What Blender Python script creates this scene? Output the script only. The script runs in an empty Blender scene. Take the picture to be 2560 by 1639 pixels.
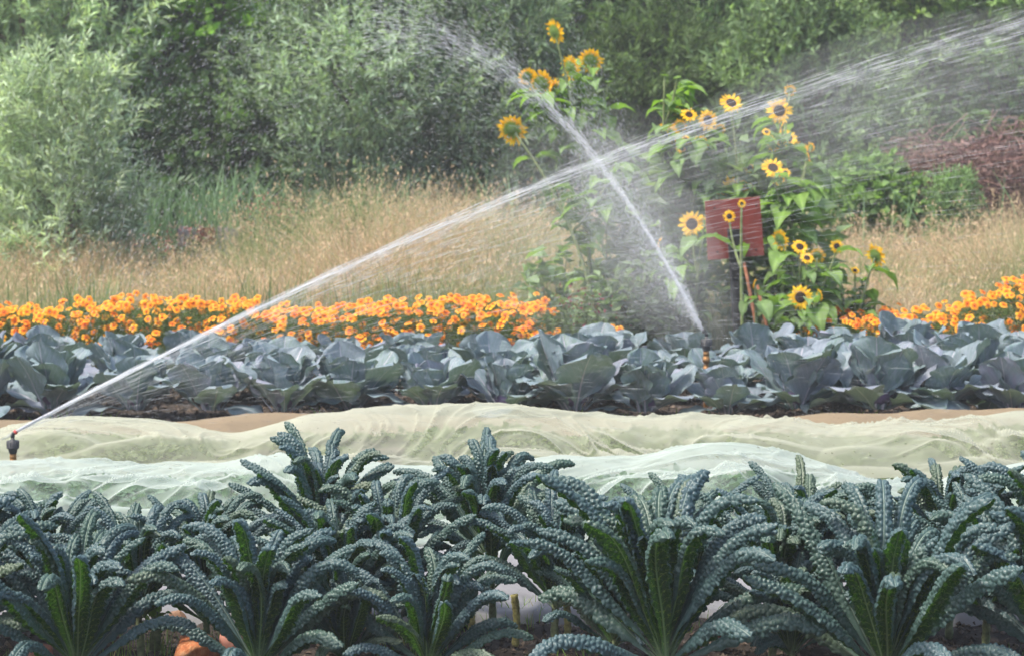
import bpy, math, random
import numpy as np
from mathutils import Vector, Matrix

random.seed(11)
RNG = np.random.default_rng(11)
R = math.radians
scene = bpy.context.scene
col = scene.collection

# ------------------------------------------------------------------ camera
F, CX, CY, HZ, CAMH = 2200.0, 512.0, 327.5, 94.0, 1.87
TH = math.atan((CY - HZ) / F)
cd = bpy.data.cameras.new('camera')
cam = bpy.data.objects.new('camera', cd)
col.objects.link(cam)
cd.sensor_width = 36
cd.lens = 36 * F / 1024
cd.clip_end = 2000
cam.location = (0, 0, CAMH)
cam.rotation_euler = (math.pi / 2 - TH, 0, 0)
cd.dof.use_dof = True
cd.dof.focus_distance = 7.6
cd.dof.aperture_fstop = 5.6
scene.camera = cam


def P(px, py, d):
    """world point seen at pixel (px,py) of the 1024 frame on the plane Y = d"""
    a, b = (px - CX) / F, (CY - py) / F
    dx, dy, dz = a, math.cos(TH) + b * math.sin(TH), -math.sin(TH) + b * math.cos(TH)
    k = d / dy
    return Vector((dx * k, d, CAMH + dz * k))


# ------------------------------------------------------------------ world and sun
SUN_EL, SUN_AZ = 62.0, 250.0      # azimuth from +Y towards +X
w = bpy.data.worlds.new('World')
scene.world = w
w.use_nodes = True
nt = w.node_tree
bg = nt.nodes['Background']
sky = nt.nodes.new('ShaderNodeTexSky')
sky.sky_type = 'NISHITA'
sky.sun_disc = False
sky.sun_elevation = R(SUN_EL)
sky.sun_rotation = R(SUN_AZ)
sky.air_density = 1.0
sky.dust_density = 4.0
sky.ozone_density = 1.0
nt.links.new(sky.outputs[0], bg.inputs[0])
bg.inputs[1].default_value = 0.15
sl = bpy.data.lights.new('sun', 'SUN')
sl.energy = 2.3
sl.angle = R(8)
sl.color = (1.0, 0.93, 0.80)
so = bpy.data.objects.new('sun', sl)
col.objects.link(so)
sdir = Vector((math.sin(R(SUN_AZ)) * math.cos(R(SUN_EL)), math.cos(R(SUN_AZ)) * math.cos(R(SUN_EL)), math.sin(R(SUN_EL))))
so.rotation_euler = sdir.to_track_quat('Z', 'Y').to_euler()
so.location = sdir * 50
scene.view_settings.view_transform = 'Standard'
scene.view_settings.look = 'None'
scene.view_settings.exposure = 1.17
scene.view_settings.gamma = 1
scene.cycles.max_bounces = 7
scene.cycles.diffuse_bounces = 3
scene.cycles.glossy_bounces = 2
scene.cycles.transmission_bounces = 4
scene.cycles.transparent_max_bounces = 24
scene.cycles.volume_bounces = 1
scene.cycles.use_denoising = True


# ------------------------------------------------------------------ materials
def newmat(name):
    m = bpy.data.materials.new(name)
    m.use_nodes = True
    n = m.node_tree
    n.nodes.clear()
    return m, n


def N(n, t, **kw):
    x = n.nodes.new(t)
    for k, v in kw.items():
        if isinstance(k, str) and hasattr(x, k):
            setattr(x, k, v)
    return x


def surf(n, sh):
    o = n.nodes.new('ShaderNodeOutputMaterial')
    n.links.new(sh, o.inputs['Surface'])
    return o


def mixrgb(n, fac, a, b, blend='MIX'):
    x = n.nodes.new('ShaderNodeMix')
    x.data_type = 'RGBA'
    x.blend_type = blend
    for s, v in ((x.inputs[0], fac), (x.inputs[6], a), (x.inputs[7], b)):
        if hasattr(v, 'is_linked') or hasattr(v, 'node'):
            n.links.new(v, s)
        elif isinstance(v, (int, float)):
            s.default_value = v
        else:
            s.default_value = (*v, 1) if len(v) == 3 else v
    return x.outputs[2]


def M(n, op, a, b=None, c=None, clamp=False):
    x = n.nodes.new('ShaderNodeMath')
    x.operation = op
    x.use_clamp = clamp
    for i, v in enumerate((a, b, c)):
        if v is None:
            continue
        if hasattr(v, 'node'):
            n.links.new(v, x.inputs[i])
        else:
            x.inputs[i].default_value = v
    return x.outputs[0]


def noise(n, scale, detail=4, rough=.55, vec=None, coord='Object'):
    x = n.nodes.new('ShaderNodeTexNoise')
    x.inputs['Scale'].default_value = scale
    x.inputs['Detail'].default_value = detail
    x.inputs['Roughness'].default_value = rough
    if vec is None:
        tc = n.nodes.new('ShaderNodeTexCoord')
        vec = tc.outputs[coord]
    n.links.new(vec, x.inputs['Vector'])
    return x.outputs[0]


def ramp(n, fac, stops):
    x = n.nodes.new('ShaderNodeValToRGB')
    cr = x.color_ramp
    while len(cr.elements) < len(stops):
        cr.elements.new(.5)
    for e, (p, c) in zip(cr.elements, stops):
        e.position = p
        e.color = (*c, 1) if not isinstance(c, (int, float)) else (c, c, c, 1)
    n.links.new(fac, x.inputs[0])
    return x.outputs[0]


def principled(n, base, rough=.6, spec=.5, normal=None, metallic=0):
    p = n.nodes.new('ShaderNodeBsdfPrincipled')
    if hasattr(base, 'node'):
        n.links.new(base, p.inputs['Base Color'])
    else:
        p.inputs['Base Color'].default_value = (*base, 1)
    if hasattr(rough, 'node'):
        n.links.new(rough, p.inputs['Roughness'])
    else:
        p.inputs['Roughness'].default_value = rough
    p.inputs['Specular IOR Level'].default_value = spec
    p.inputs['Metallic'].default_value = metallic
    if normal is not None:
        n.links.new(normal, p.inputs['Normal'])
    return p.outputs[0]


def bump(n, h, strength, dist):
    b = n.nodes.new('ShaderNodeBump')
    b.inputs['Strength'].default_value = strength
    b.inputs['Distance'].default_value = dist
    n.links.new(h, b.inputs['Height'])
    return b.outputs[0]


def mixsh(n, f, a, b):
    x = n.nodes.new('ShaderNodeMixShader')
    if hasattr(f, 'node'):
        n.links.new(f, x.inputs[0])
    else:
        x.inputs[0].default_value = f
    n.links.new(a, x.inputs[1])
    n.links.new(b, x.inputs[2])
    return x.outputs[0]


def simple(name, c, rough=.6, spec=.4, var=.25, scale=20, bmp=0, metallic=0):
    m, n = newmat(name)
    f = noise(n, scale)
    lo = tuple(v * (1 - var) for v in c)
    hi = tuple(min(1, v * (1 + var)) for v in c)
    cc = ramp(n, f, [(.3, lo), (.7, hi)])
    nm = bump(n, f, .6, bmp) if bmp else None
    surf(n, principled(n, cc, rough, spec, nm, metallic))
    return m


def leafmat(name, trans=.35, rough=.55, spec=.35, tmul=(1.3, 1.5, .6)):
    """colour comes per leaf from the 'col' attribute"""
    m, n = newmat(name)
    a = n.nodes.new('ShaderNodeAttribute')
    a.attribute_name = 'col'
    p = principled(n, a.outputs[0], rough, spec)
    t = n.nodes.new('ShaderNodeBsdfTranslucent')
    n.links.new(mixrgb(n, 1.0, a.outputs[0], tmul, 'MULTIPLY'), t.inputs[0])
    surf(n, mixsh(n, trans, p, t.outputs[0]))
    return m


# ------------------------------------------------------------------ mesh helpers
def mesh(name, V, Fc, mat, smooth=True, colr=None, uv=None, attr=None, mats=None, mi=None):
    """V (n,3) array; Fc (m,k) int array or list of arrays with k=3/4"""
    me = bpy.data.meshes.new(name)
    V = np.asarray(V, dtype=np.float32)
    groups = Fc if isinstance(Fc, list) else [Fc]
    groups = [np.asarray(g, dtype=np.int32) for g in groups if len(g)]
    me.vertices.add(len(V))
    me.vertices.foreach_set('co', V.ravel())
    loops = np.concatenate([g.ravel() for g in groups])
    tot = np.concatenate([np.full(len(g), g.shape[1], dtype=np.int32) for g in groups])
    st = np.concatenate([[0], np.cumsum(tot)[:-1]]).astype(np.int32)
    me.loops.add(len(loops))
    me.loops.foreach_set('vertex_index', loops)
    me.polygons.add(len(tot))
    me.polygons.foreach_set('loop_start', st)
    me.polygons.foreach_set('loop_total', tot)
    me.update(calc_edges=True)
    me.polygons.foreach_set('use_smooth', np.full(len(tot), bool(smooth)))
    if colr is not None:
        ca = me.color_attributes.new('col', 'FLOAT_COLOR', 'POINT')
        c4 = np.ones((len(V), 4), dtype=np.float32)
        c4[:, :3] = colr
        ca.data.foreach_set('color', c4.ravel())
    if uv is not None:
        ul = me.uv_layers.new(name='UVMap')
        ul.data.foreach_set('uv', np.asarray(uv, dtype=np.float32)[loops].ravel())
    if attr:
        for k, v in attr.items():
            at = me.attributes.new(k, 'FLOAT', 'POINT')
            at.data.foreach_set('value', np.asarray(v, dtype=np.float32))
    for mm in (mats or [mat]):
        me.materials.append(mm)
    if mi is not None:
        me.polygons.foreach_set('material_index', np.asarray(mi, dtype=np.int32))
    me.validate()
    return me


def link(name, me, parent=None, loc=(0, 0, 0), rot=(0, 0, 0), scale=(1, 1, 1)):
    o = bpy.data.objects.new(name, me)
    col.objects.link(o)
    o.parent = parent
    o.location = loc
    o.rotation_euler = rot
    o.scale = scale if hasattr(scale, '__len__') else (scale,) * 3
    return o


def thing(name, label, cat, loc=(0, 0, 0), group=None, me=None, rot=(0, 0, 0)):
    o = link(name, me, None, loc, rot)
    tag(o, label, cat, group)
    return o


def tag(o, label=None, cat=None, group=None, kind=None):
    if label: o['label'] = label
    if cat: o['category'] = cat
    if group: o['group'] = group
    if kind: o['kind'] = kind
    return o


class MB:
    """collects geometry"""
    def __init__(s):
        s.v, s.f, s.c, s.n = [], [], [], 0

    def add(s, V, Fc, c=None):
        V = np.asarray(V, dtype=float)
        s.v.append(V)
        for g in (Fc if isinstance(Fc, list) else [Fc]):
            s.f.append(np.asarray(g, dtype=int) + s.n)
        if c is not None:
            s.c.append(np.broadcast_to(np.asarray(c, dtype=float), (len(V), 3)))
        s.n += len(V)

    def mesh(s, name, mat, smooth=True):
        V = np.concatenate(s.v)
        q = [g for g in s.f if g.shape[1] == 4]
        t = [g for g in s.f if g.shape[1] == 3]
        fs = []
        if q: fs.append(np.concatenate(q))
        if t: fs.append(np.concatenate(t))
        return mesh(name, V, fs, mat, smooth, np.concatenate(s.c) if s.c else None)

    def tube(s, pts, rad, k=7, c=None, cap=True):
        pts = np.asarray(pts, dtype=float)
        n = len(pts)
        rad = np.broadcast_to(np.asarray(rad, dtype=float), (n,))
        T = np.gradient(pts, axis=0)
        T /= np.linalg.norm(T, axis=1)[:, None] + 1e-9
        ref = np.array([0.31, 0.95, 0.05]) if abs(T[0][2]) > .5 else np.array([0, 0, 1.])
        A = np.cross(T, ref)
        A /= np.linalg.norm(A, axis=1)[:, None] + 1e-9
        B = np.cross(T, A)
        a = np.arange(k) * 2 * math.pi / k
        V = pts[:, None, :] + rad[:, None, None] * (A[:, None, :] * np.cos(a)[None, :, None] + B[:, None, :] * np.sin(a)[None, :, None])
        V = V.reshape(-1, 3)
        i = np.arange(n - 1)[:, None] * k
        j = np.arange(k)[None, :]
        j2 = (j + 1) % k
        Fq = np.stack([i + j, i + j2, i + k + j2, i + k + j], axis=-1).reshape(-1, 4)
        Fs = [Fq]
        if cap:
            V = np.concatenate([V, pts[:1], pts[-1:]])
            b0, b1 = n * k, n * k + 1
            jj = np.arange(k)
            Fs.append(np.stack([np.full(k, b0), (jj + 1) % k, jj], -1))
            Fs.append(np.stack([np.full(k, b1), (n - 1) * k + jj, (n - 1) * k + (jj + 1) % k], -1))
        s.add(V, Fs, c)

    def lathe(s, prof, k=20, c=None, center=(0, 0, 0)):
        prof = np.asarray(prof, dtype=float)
        n = len(prof)
        a = np.arange(k) * 2 * math.pi / k
        V = np.stack([prof[:, 0][:, None] * np.cos(a), prof[:, 0][:, None] * np.sin(a), np.repeat(prof[:, 1][:, None], k, 1)], -1).reshape(-1, 3) + np.asarray(center)
        i = np.arange(n - 1)[:, None] * k
        j = np.arange(k)[None, :]
        j2 = (j + 1) % k
        s.add(V, np.stack([i + j, i + j2, i + k + j2, i + k + j], -1).reshape(-1, 4), c)

    def box(s, x0, x1, y0, y1, z0, z1, c=None):
        V = [(x, y, z) for x in (x0, x1) for y in (y0, y1) for z in (z0, z1)]
        s.add(V, np.array([(0, 1, 3, 2), (4, 6, 7, 5), (0, 4, 5, 1), (2, 3, 7, 6), (0, 2, 6, 4), (1, 5, 7, 3)]), c)


def unit(a):
    return a / (np.linalg.norm(a, axis=-1, keepdims=True) + 1e-9)


def leafcloud(Pp, D, L, W, C, fold=.15, nrm=None):
    """kite shaped leaves. Pp base (n,3), D dir, L,W arrays, C colours (n,3)"""
    n = len(Pp)
    D = unit(D)
    if nrm is None:
        nrm = RNG.normal(size=(n, 3))
        nrm[:, 2] = np.abs(nrm[:, 2]) + .4
    S = unit(np.cross(D, nrm))
    Up = np.cross(S, D)
    L = np.broadcast_to(L, (n,))[:, None]
    W = np.broadcast_to(W, (n,))[:, None]
    mid = Pp + D * L * .45
    v0 = Pp
    v1 = mid + S * W * .5 + Up * W * fold
    v2 = Pp + D * L - Up * L * .12
    v3 = mid - S * W * .5 + Up * W * fold
    V = np.stack([v0, v1, v2, v3], 1).reshape(-1, 3)
    i = np.arange(n)[:, None] * 4
    Fq = np.concatenate([i, i + 1, i + 2, i + 3], 1)
    return V, Fq, np.repeat(C, 4, axis=0)


def vnoise(x, y, seed=0):
    """smooth value noise, -1..1"""
    xi, yi = np.floor(x).astype(np.int64), np.floor(y).astype(np.int64)
    xf, yf = x - xi, y - yi
    def h(a, b):
        k = (a * 374761393 + b * 668265263 + seed * 1442695041) & 0x7fffffff
        k = ((k ^ (k >> 13)) * 1274126177) & 0x7fffffff
        k = (k ^ (k >> 16)) & 0xffff
        return k / 32767.5 - 1
    u, v = xf * xf * xf * (xf * (xf * 6 - 15) + 10), yf * yf * yf * (yf * (yf * 6 - 15) + 10)
    return (h(xi, yi) * (1 - u) + h(xi + 1, yi) * u) * (1 - v) + (h(xi, yi + 1) * (1 - u) + h(xi + 1, yi + 1) * u) * v


def fbm(x, y, o=4, seed=0):
    r, a = 0, .5
    for i in range(o):
        r = r + a * vnoise(x * 2 ** i + i * 17.3, y * 2 ** i - i * 9.1, seed + i)
        a *= .5
    return r


def grid_faces(nx, ny):
    i = np.arange(nx - 1)[:, None] * ny
    j = np.arange(ny - 1)[None, :]
    return np.stack([i + j, i + ny + j, i + ny + j + 1, i + j + 1], -1).reshape(-1, 4)


# ------------------------------------------------------------------ ground
m, n = newmat('soil_and_grass')
tc = n.nodes.new('ShaderNodeTexCoord')
sep = n.nodes.new('ShaderNodeSeparateXYZ')
n.links.new(tc.outputs['Object'], sep.inputs[0])
f1 = noise(n, 14, 8, .7)
f2 = noise(n, 1.2, 4, .6)
soil = ramp(n, f1, [(.3, (.018, .013, .010)), (.55, (.05, .04, .034)), (.8, (.13, .11, .095))])
gr = ramp(n, f2, [(.3, (.06, .09, .03)), (.7, (.22, .18, .09))])
far = M(n, 'GREATER_THAN', M(n, 'ADD', sep.outputs[1], M(n, 'MULTIPLY', f2, 1.2)), 16.3)
c = mixrgb(n, far, soil, gr)
surf(n, principled(n, c, .9, .25, bump(n, f1, .8, .02)))
MAT_GROUND = m
xs = np.concatenate([np.linspace(-900, -12, 14)[:-1], np.linspace(-12, -3.2, 30)[:-1], np.linspace(-3.2, 3.2, 260), np.linspace(3.2, 12, 30)[1:], np.linspace(12, 900, 14)[1:]])
ys = np.concatenate([np.linspace(-60, 4, 12)[:-1], np.linspace(4, 8.6, 190)[:-1], np.linspace(8.6, 30, 160)[:-1], np.linspace(30, 1500, 24)])
X, Y = np.meshgrid(xs, ys, indexing='ij')
Zg = fbm(X * 9, Y * 9, 4, 3) * .035 + fbm(X * 2, Y * 2, 2, 9) * .03
Zg = np.where((np.abs(X) < 12) & (Y > 3.5) & (Y < 30), Zg, 0) - .02
gme = mesh('ground', np.stack([X, Y, Zg], -1).reshape(-1, 3), grid_faces(len(xs), len(ys)), MAT_GROUND)
tag(link('ground', gme), kind='structure')


# ------------------------------------------------------------------ kale
m, n = newmat('kale_leaf')
geo = n.nodes.new('ShaderNodeNewGeometry')
uvn = n.nodes.new('ShaderNodeUVMap')
sep = n.nodes.new('ShaderNodeSeparateXYZ')
n.links.new(uvn.outputs[0], sep.inputs[0])
at = n.nodes.new('ShaderNodeAttribute'); at.attribute_name = 's'
oi = n.nodes.new('ShaderNodeObjectInfo')
s_ = at.outputs['Fac']
au = M(n, 'ABSOLUTE', sep.outputs[0])
nz = noise(n, 30, 3, .6, uvn.outputs[0])
nz2 = noise(n, 9, 2, .5, uvn.outputs[0])
# midrib mask
rw = M(n, 'MULTIPLY_ADD', s_, -.022, .028)
rib = M(n, 'SUBTRACT', 1.0, M(n, 'DIVIDE', M(n, 'SUBTRACT', au, rw), .008), clamp=True)
# side veins: distance along
vv = M(n, 'ADD', M(n, 'SUBTRACT', M(n, 'MULTIPLY', sep.outputs[1], 4.0), M(n, 'MULTIPLY', au, 4.2)), M(n, 'MULTIPLY', nz2, 1.6))
fr = M(n, 'FRACT', vv)
vd = M(n, 'ABSOLUTE', M(n, 'SUBTRACT', fr, .5))
vein = M(n, 'SUBTRACT', 1.0, M(n, 'MULTIPLY', vd, 13.0), clamp=True)
veinU = M(n, 'MULTIPLY', vein, .95)
tint = ramp(n, oi.outputs['Random'], [(0, (.034, .076, .070)), (.3, (.052, .098, .115)), (.6, (.040, .084, .078)), (.88, (.040, .084, .052)), (1, (.085, .11, .045))])
topc = mixrgb(n, nz, tint, (.105, .165, .175), 'MIX')
topc = mixrgb(n, M(n, 'MULTIPLY', nz, .55), tint, (.10, .155, .165))
topc = mixrgb(n, M(n, 'MULTIPLY', rib, .45), topc, (.33, .42, .33))
undc = mixrgb(n, nz, (.020, .052, .018), (.034, .080, .022))
undc = mixrgb(n, veinU, undc, (.30, .42, .08))
undc = mixrgb(n, rib, undc, (.20, .30, .12))
# margin rolls under: blade edge shows the waxy colour on the underside too
edge = M(n, 'MULTIPLY', M(n, 'SUBTRACT', au, .30), 9.0, clamp=True)
undc = mixrgb(n, M(n, 'MULTIPLY', edge, .8), undc, tint)
cc = mixrgb(n, geo.outputs['Backfacing'], topc, undc)
basef = M(n, 'SUBTRACT', 1.0, M(n, 'MULTIPLY', s_, 6.5), clamp=True)
cc = mixrgb(n, M(n, 'MULTIPLY', basef, .8), cc, (.26, .34, .20))
bm = bump(n, noise(n, 70, 2, .5, uvn.outputs[0]), .25, .003)
p = principled(n, cc, ramp(n, noise(n, 45, 2, .6, uvn.outputs[0]), [(.38, .55), (.62, .24)]), .5, bm)
t = n.nodes.new('ShaderNodeBsdfTranslucent')
n.links.new(mixrgb(n, rib, (.08, .24, .012), (.10, .16, .06)), t.inputs[0])
surf(n, mixsh(n, .22, p, t.outputs[0]))
MAT_KALE = m
MAT_KSTEM = simple('kale_stem', (.16, .19, .10), .55, .35, .5, 60, .004)


def kale_leaf(L, W, e0, droop, p, bend, twist, ns, nu, seed, roll=1.35, cell=.0150, amp=.0084, curl=0):
    rng = np.random.default_rng(seed)
    s = np.linspace(0, 1, ns)
    wob = .12 * np.sin(s * 7 + rng.uniform(0, 6)) * s
    e = np.radians(e0) - np.radians(droop) * s ** p + wob
    ds = L / (ns - 1)
    x = np.concatenate([[0], np.cumsum(np.cos((e[1:] + e[:-1]) / 2) * ds)])
    z = np.concatenate([[0], np.cumsum(np.sin((e[1:] + e[:-1]) / 2) * ds)])
    y = bend * s ** 2 * L + .012 * np.sin(s * 6 + rng.uniform(0, 6)) * s
    Cn = np.stack([x, y, z], -1)
    T = np.gradient(Cn, axis=0); T = unit(T)
    S0 = np.tile(np.array([[0, 1., 0]]), (ns, 1))
    Nn = unit(np.cross(T, S0)) * -1
    Nn = np.where(((-np.sin(e) * Nn[:, 0] + np.cos(e) * Nn[:, 2]) < 0)[:, None], -Nn, Nn)
    S0 = np.cross(Nn, T)
    tw = np.radians(twist) * s
    S = S0 * np.cos(tw)[:, None] + Nn * np.sin(tw)[:, None]
    Nn = -S0 * np.sin(tw)[:, None] + Nn * np.cos(tw)[:, None]
    # half arc width
    q = np.clip((s - .02) / .45, 0, 1)
    a = .010 + (W - .010) * (q * q * (3 - 2 * q))
    tip = np.clip((1 - s) / .10, 0, 1)
    a = a * np.sqrt(np.clip(1 - (1 - tip) ** 2, 0.004, 1))
    a = a * (1 - .30 * np.clip((s - .5) / .5, 0, 1))
    Th = .9 + (roll - .9) * np.clip((s - .05) / .3, 0, 1)
    u = np.linspace(-1, 1, nu)
    Sg, U = np.meshgrid(s, u, indexing='ij')
    aa = a[:, None] * (1 + .10 * np.sin(Sg * L * 160 + rng.uniform(0, 6) + (U > 0) * 2) * np.abs(U) ** 3 * (Sg > .2))
    th = Th[:, None]
    Rr = aa / th
    lat = Rr * np.sin(U * th)
    dep = -Rr * (1 - np.cos(U * th))
    # edge turned further under at the margin
    # blister field
    ua = U * a[:, None]
    va = Sg * L
    npt = int(2.2 * L * 2 * W / (cell * cell))
    pts = np.stack([rng.uniform(-W, W, npt * 6), rng.uniform(0, L, npt * 6)], -1)
    keep = []
    gridd = {}
    for pt in pts:
        k = (int(pt[0] // cell), int(pt[1] // cell))
        ok = True
        for i in (-1, 0, 1):
            for j in (-1, 0, 1):
                for o in gridd.get((k[0] + i, k[1] + j), ()):
                    if (o[0] - pt[0]) ** 2 + (o[1] - pt[1]) ** 2 < (cell * (.58 + .38 * ((pt[0] * 7919) % 1))) ** 2:
                        ok = False
        if ok:
            gridd.setdefault(k, []).append(pt); keep.append(pt)
    kp = np.array(keep)
    fx, fy = ua.ravel(), va.ravel()
    hgt = np.zeros(len(fx))
    for c0 in range(0, len(fx), 1000):
        dd = (fx[c0:c0 + 1000, None] - kp[None, :, 0]) ** 2 + (fy[c0:c0 + 1000, None] - kp[None, :, 1]) ** 2
        dd = np.sqrt(np.partition(dd, 1, axis=1)[:, :2])
        hgt[c0:c0 + 1000] = np.sqrt(np.clip((dd[:, 1] - dd[:, 0]) / (cell * .75), 0, 1))
    hgt = hgt.reshape(ua.shape)
    A = amp * np.clip((Sg - .22) / .3, .05, 1)
    ribw = .003 * (1 - .6 * Sg)
    nearrib = np.clip((np.abs(ua) - ribw) / .003, 0, 1)
    disp = hgt * A * nearrib * (1 + .45 * vnoise(ua * 45 + seed, va * 38, seed + 5)) - .0025 * np.exp(-(ua / .004) ** 2)
    # low frequency puckering
    disp += .004 * fbm(ua * 60 + seed, va * 30, 2, seed) * np.abs(U) * (Sg > .1)
    radN = Nn[:, None, :] * np.cos(U * th)[..., None] + S[:, None, :] * np.sin(U * th)[..., None]
    V = Cn[:, None, :] + S[:, None, :] * lat[..., None] + Nn[:, None, :] * dep[..., None] + radN * disp[..., None]
    # ribs thick near base: shift vertices for petiole
    Fq = grid_faces(ns, nu)
    uv = np.stack([ua * 10, va * 10], -1).reshape(-1, 2)
    me = mesh('leaf', V.reshape(-1, 3), Fq, MAT_KALE, True, None, uv, {'s': Sg.ravel()})
    # petiole rib as solid tube along underside, same mesh data kept simple
    return me


def kale_lib():
    lib = {}
    sd = 100
    def rr(a, b): return random.uniform(a, b)
    spec = {
        'heart': dict(L=(.24, .32), W=(0.022, 0.028), e0=(80, 92), dr=(0, 35), p=(2, 3), n=7, roll=(1.3, 2)),
        'inner': dict(L=(.36, .45), W=(0.033, 0.041), e0=(76, 87), dr=(40, 175), p=(4, 9), n=10, roll=(1.9, 2.5)),
        'mid': dict(L=(.45, .57), W=(0.036, 0.044), e0=(68, 82), dr=(25, 125), p=(3, 7), n=12, roll=(1.8, 2.4)),
        'outer': dict(L=(.48, .58), W=(0.038, 0.046), e0=(52, 65), dr=(40, 108), p=(2.4, 5), n=11, roll=(1.7, 2.3)),
        'low': dict(L=(.38, .48), W=(0.038, 0.046), e0=(30, 42), dr=(55, 100), p=(1.8, 3.4), n=6, roll=(1.6, 2.1)),
    }
    for k, q in spec.items():
        lib[k] = []
        for i in range(q['n']):
            sd += 1
            L = rr(*q['L'])
            lib[k].append(kale_leaf(L, rr(*q['W']), rr(*q['e0']), rr(*q['dr']), rr(*q['p']), rr(-.10, .10), rr(-18, 18), int(L / .0029), 38, sd, rr(*q['roll'])))
    return lib


KL = kale_lib()
KG = 'curly dark kale plants in the foreground bed'
kale_specs = [
    # px, py of crown, depth, scale, label
    (-62, 640, 6.95, 1.05, 'blue-green kale plant cut off by the left edge, only arching leaf tips in view'),
    (76, 652, 6.85, .97, 'front kale plant nearest the left corner, left of the orange rock'),
    (258, 653, 6.90, .97, 'front kale plant arching over the large orange rock'),
    (428, 652, 6.90, .84, 'front kale plant left of centre with a folded round leaf tip at its heart'),
    (668, 643, 6.75, 1.20, 'largest front kale plant with pale leaf bases, right of centre'),
    (888, 658, 6.75, 1.16, 'big front kale plant on the right with a bright green leaf back at its heart'),
    (1062, 645, 6.9, 1.1, 'front kale plant cut off by the lower right edge'),
    (48, 576, 7.50, .70, 'small rear kale plant below the brass riser sprinkler'),
    (-30, 580, 7.45, .72, 'rear kale plant cut off by the left edge'),
    (140, 604, 7.25, .74, 'kale plant squeezed behind the two leftmost front kales'),
    (207, 580, 7.45, .70, 'rear kale plant with one upright pale-ribbed leaf before the white fleece'),
    (322, 545, 7.65, .85, 'tall rear kale plant reaching highest against the fleece, left of centre'),
    (345, 603, 7.22, .78, 'kale plant tucked between the second and third front kales'),
    (394, 578, 7.40, .78, 'kale plant wedged between the left tall rear kale and the front row'),
    (492, 545, 7.65, .83, 'tall rear kale plant at the centre with spiky upright leaves'),
    (612, 632, 7.02, .66, 'small kale plant crouching left of the largest front kale'),
    (792, 640, 7.02, .66, 'small kale plant low between the two largest front kales'),
    (345, 648, 7.0, .60, 'small kale plant low between the second and third front kales'),
    (555, 592, 7.30, .84, 'kale plant behind and left of the largest front kale'),
    (690, 574, 7.60, .72, 'rear kale plant with two thin upright leaves under the fleece mound'),
    (775, 600, 7.25, .82, 'kale plant filling the gap between the two largest front kales'),
    (796, 566, 7.55, .76, 'rear kale plant with a folded crown of leaves under the dip of the fleece'),
    (872, 580, 7.60, .66, 'low rear kale plant behind the big right-hand front kale'),
    (950, 560, 7.60, .80, 'rear kale plant at right with one long leaf arching left over the fleece'),
    (985, 604, 7.25, .84, 'kale plant between the big right-hand front kale and the right edge'),
    (1036, 570, 7.40, .90, 'rear kale plant cut off by the right edge'),
]


def make_kale(px, py, d, sc, label, seed):
    rnd = random.Random(seed)
    c = P(px, py, d)
    root = thing('kale_plant', label, 'kale', (c.x, c.y, 0), KG, rot=(rnd.uniform(-.06, .10), rnd.uniform(-.09, .09), 0))
    h = c.z
    mb = MB()
    k = 14
    zz = np.linspace(-.04, h + .035, k)
    pts = np.stack([np.sin(zz * 9 + seed) * .006, np.cos(zz * 7) * .006 , zz], -1)
    rad = .017 * sc * (1 + .16 * (np.arange(k) % 2)) * np.linspace(1, .75, k)
    mb.tube(pts, rad, 10)
    link('stem', mb.mesh('stem', MAT_KSTEM), root)
    order = ['heart'] * 4 + ['inner'] * 10 + ['mid'] * 14 + ['outer'] * 12 + ['low'] * 6 + (['outer'] * 4 + ['low'] * 5 if h > .2 else [])
    az = rnd.uniform(0, 6.28)
    nO = len(order)
    for i, kind in enumerate(order):
        az += 2.399963 + rnd.uniform(-.25, .25)
        me = rnd.choice(KL[kind])
        q = i / nO
        z = h + .03 * sc - q * .09 * sc - (.10 if i >= 46 else 0)
        r = .006 + .010 * q
        o = link('leaf', me, root, (math.cos(az) * r, math.sin(az) * r, z), (rnd.uniform(-.10, .10), rnd.uniform(-.10, .10), az), (lambda v: (v, v * (1 + max(0, .95 - sc) * .5), v))(sc * rnd.uniform(.9, 1.1)))
    return root


for i, sp in enumerate(kale_specs):
    make_kale(*sp, seed=i * 7 + 3)

# ------------------------------------------------------------------ crop covers
def interp(pts, x):
    a = np.array(pts)
    return np.interp(x, a[:, 0], a[:, 1])


def ssmooth(t):
    t = np.clip(t, 0, 1)
    return t * t * (3 - 2 * t)


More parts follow.
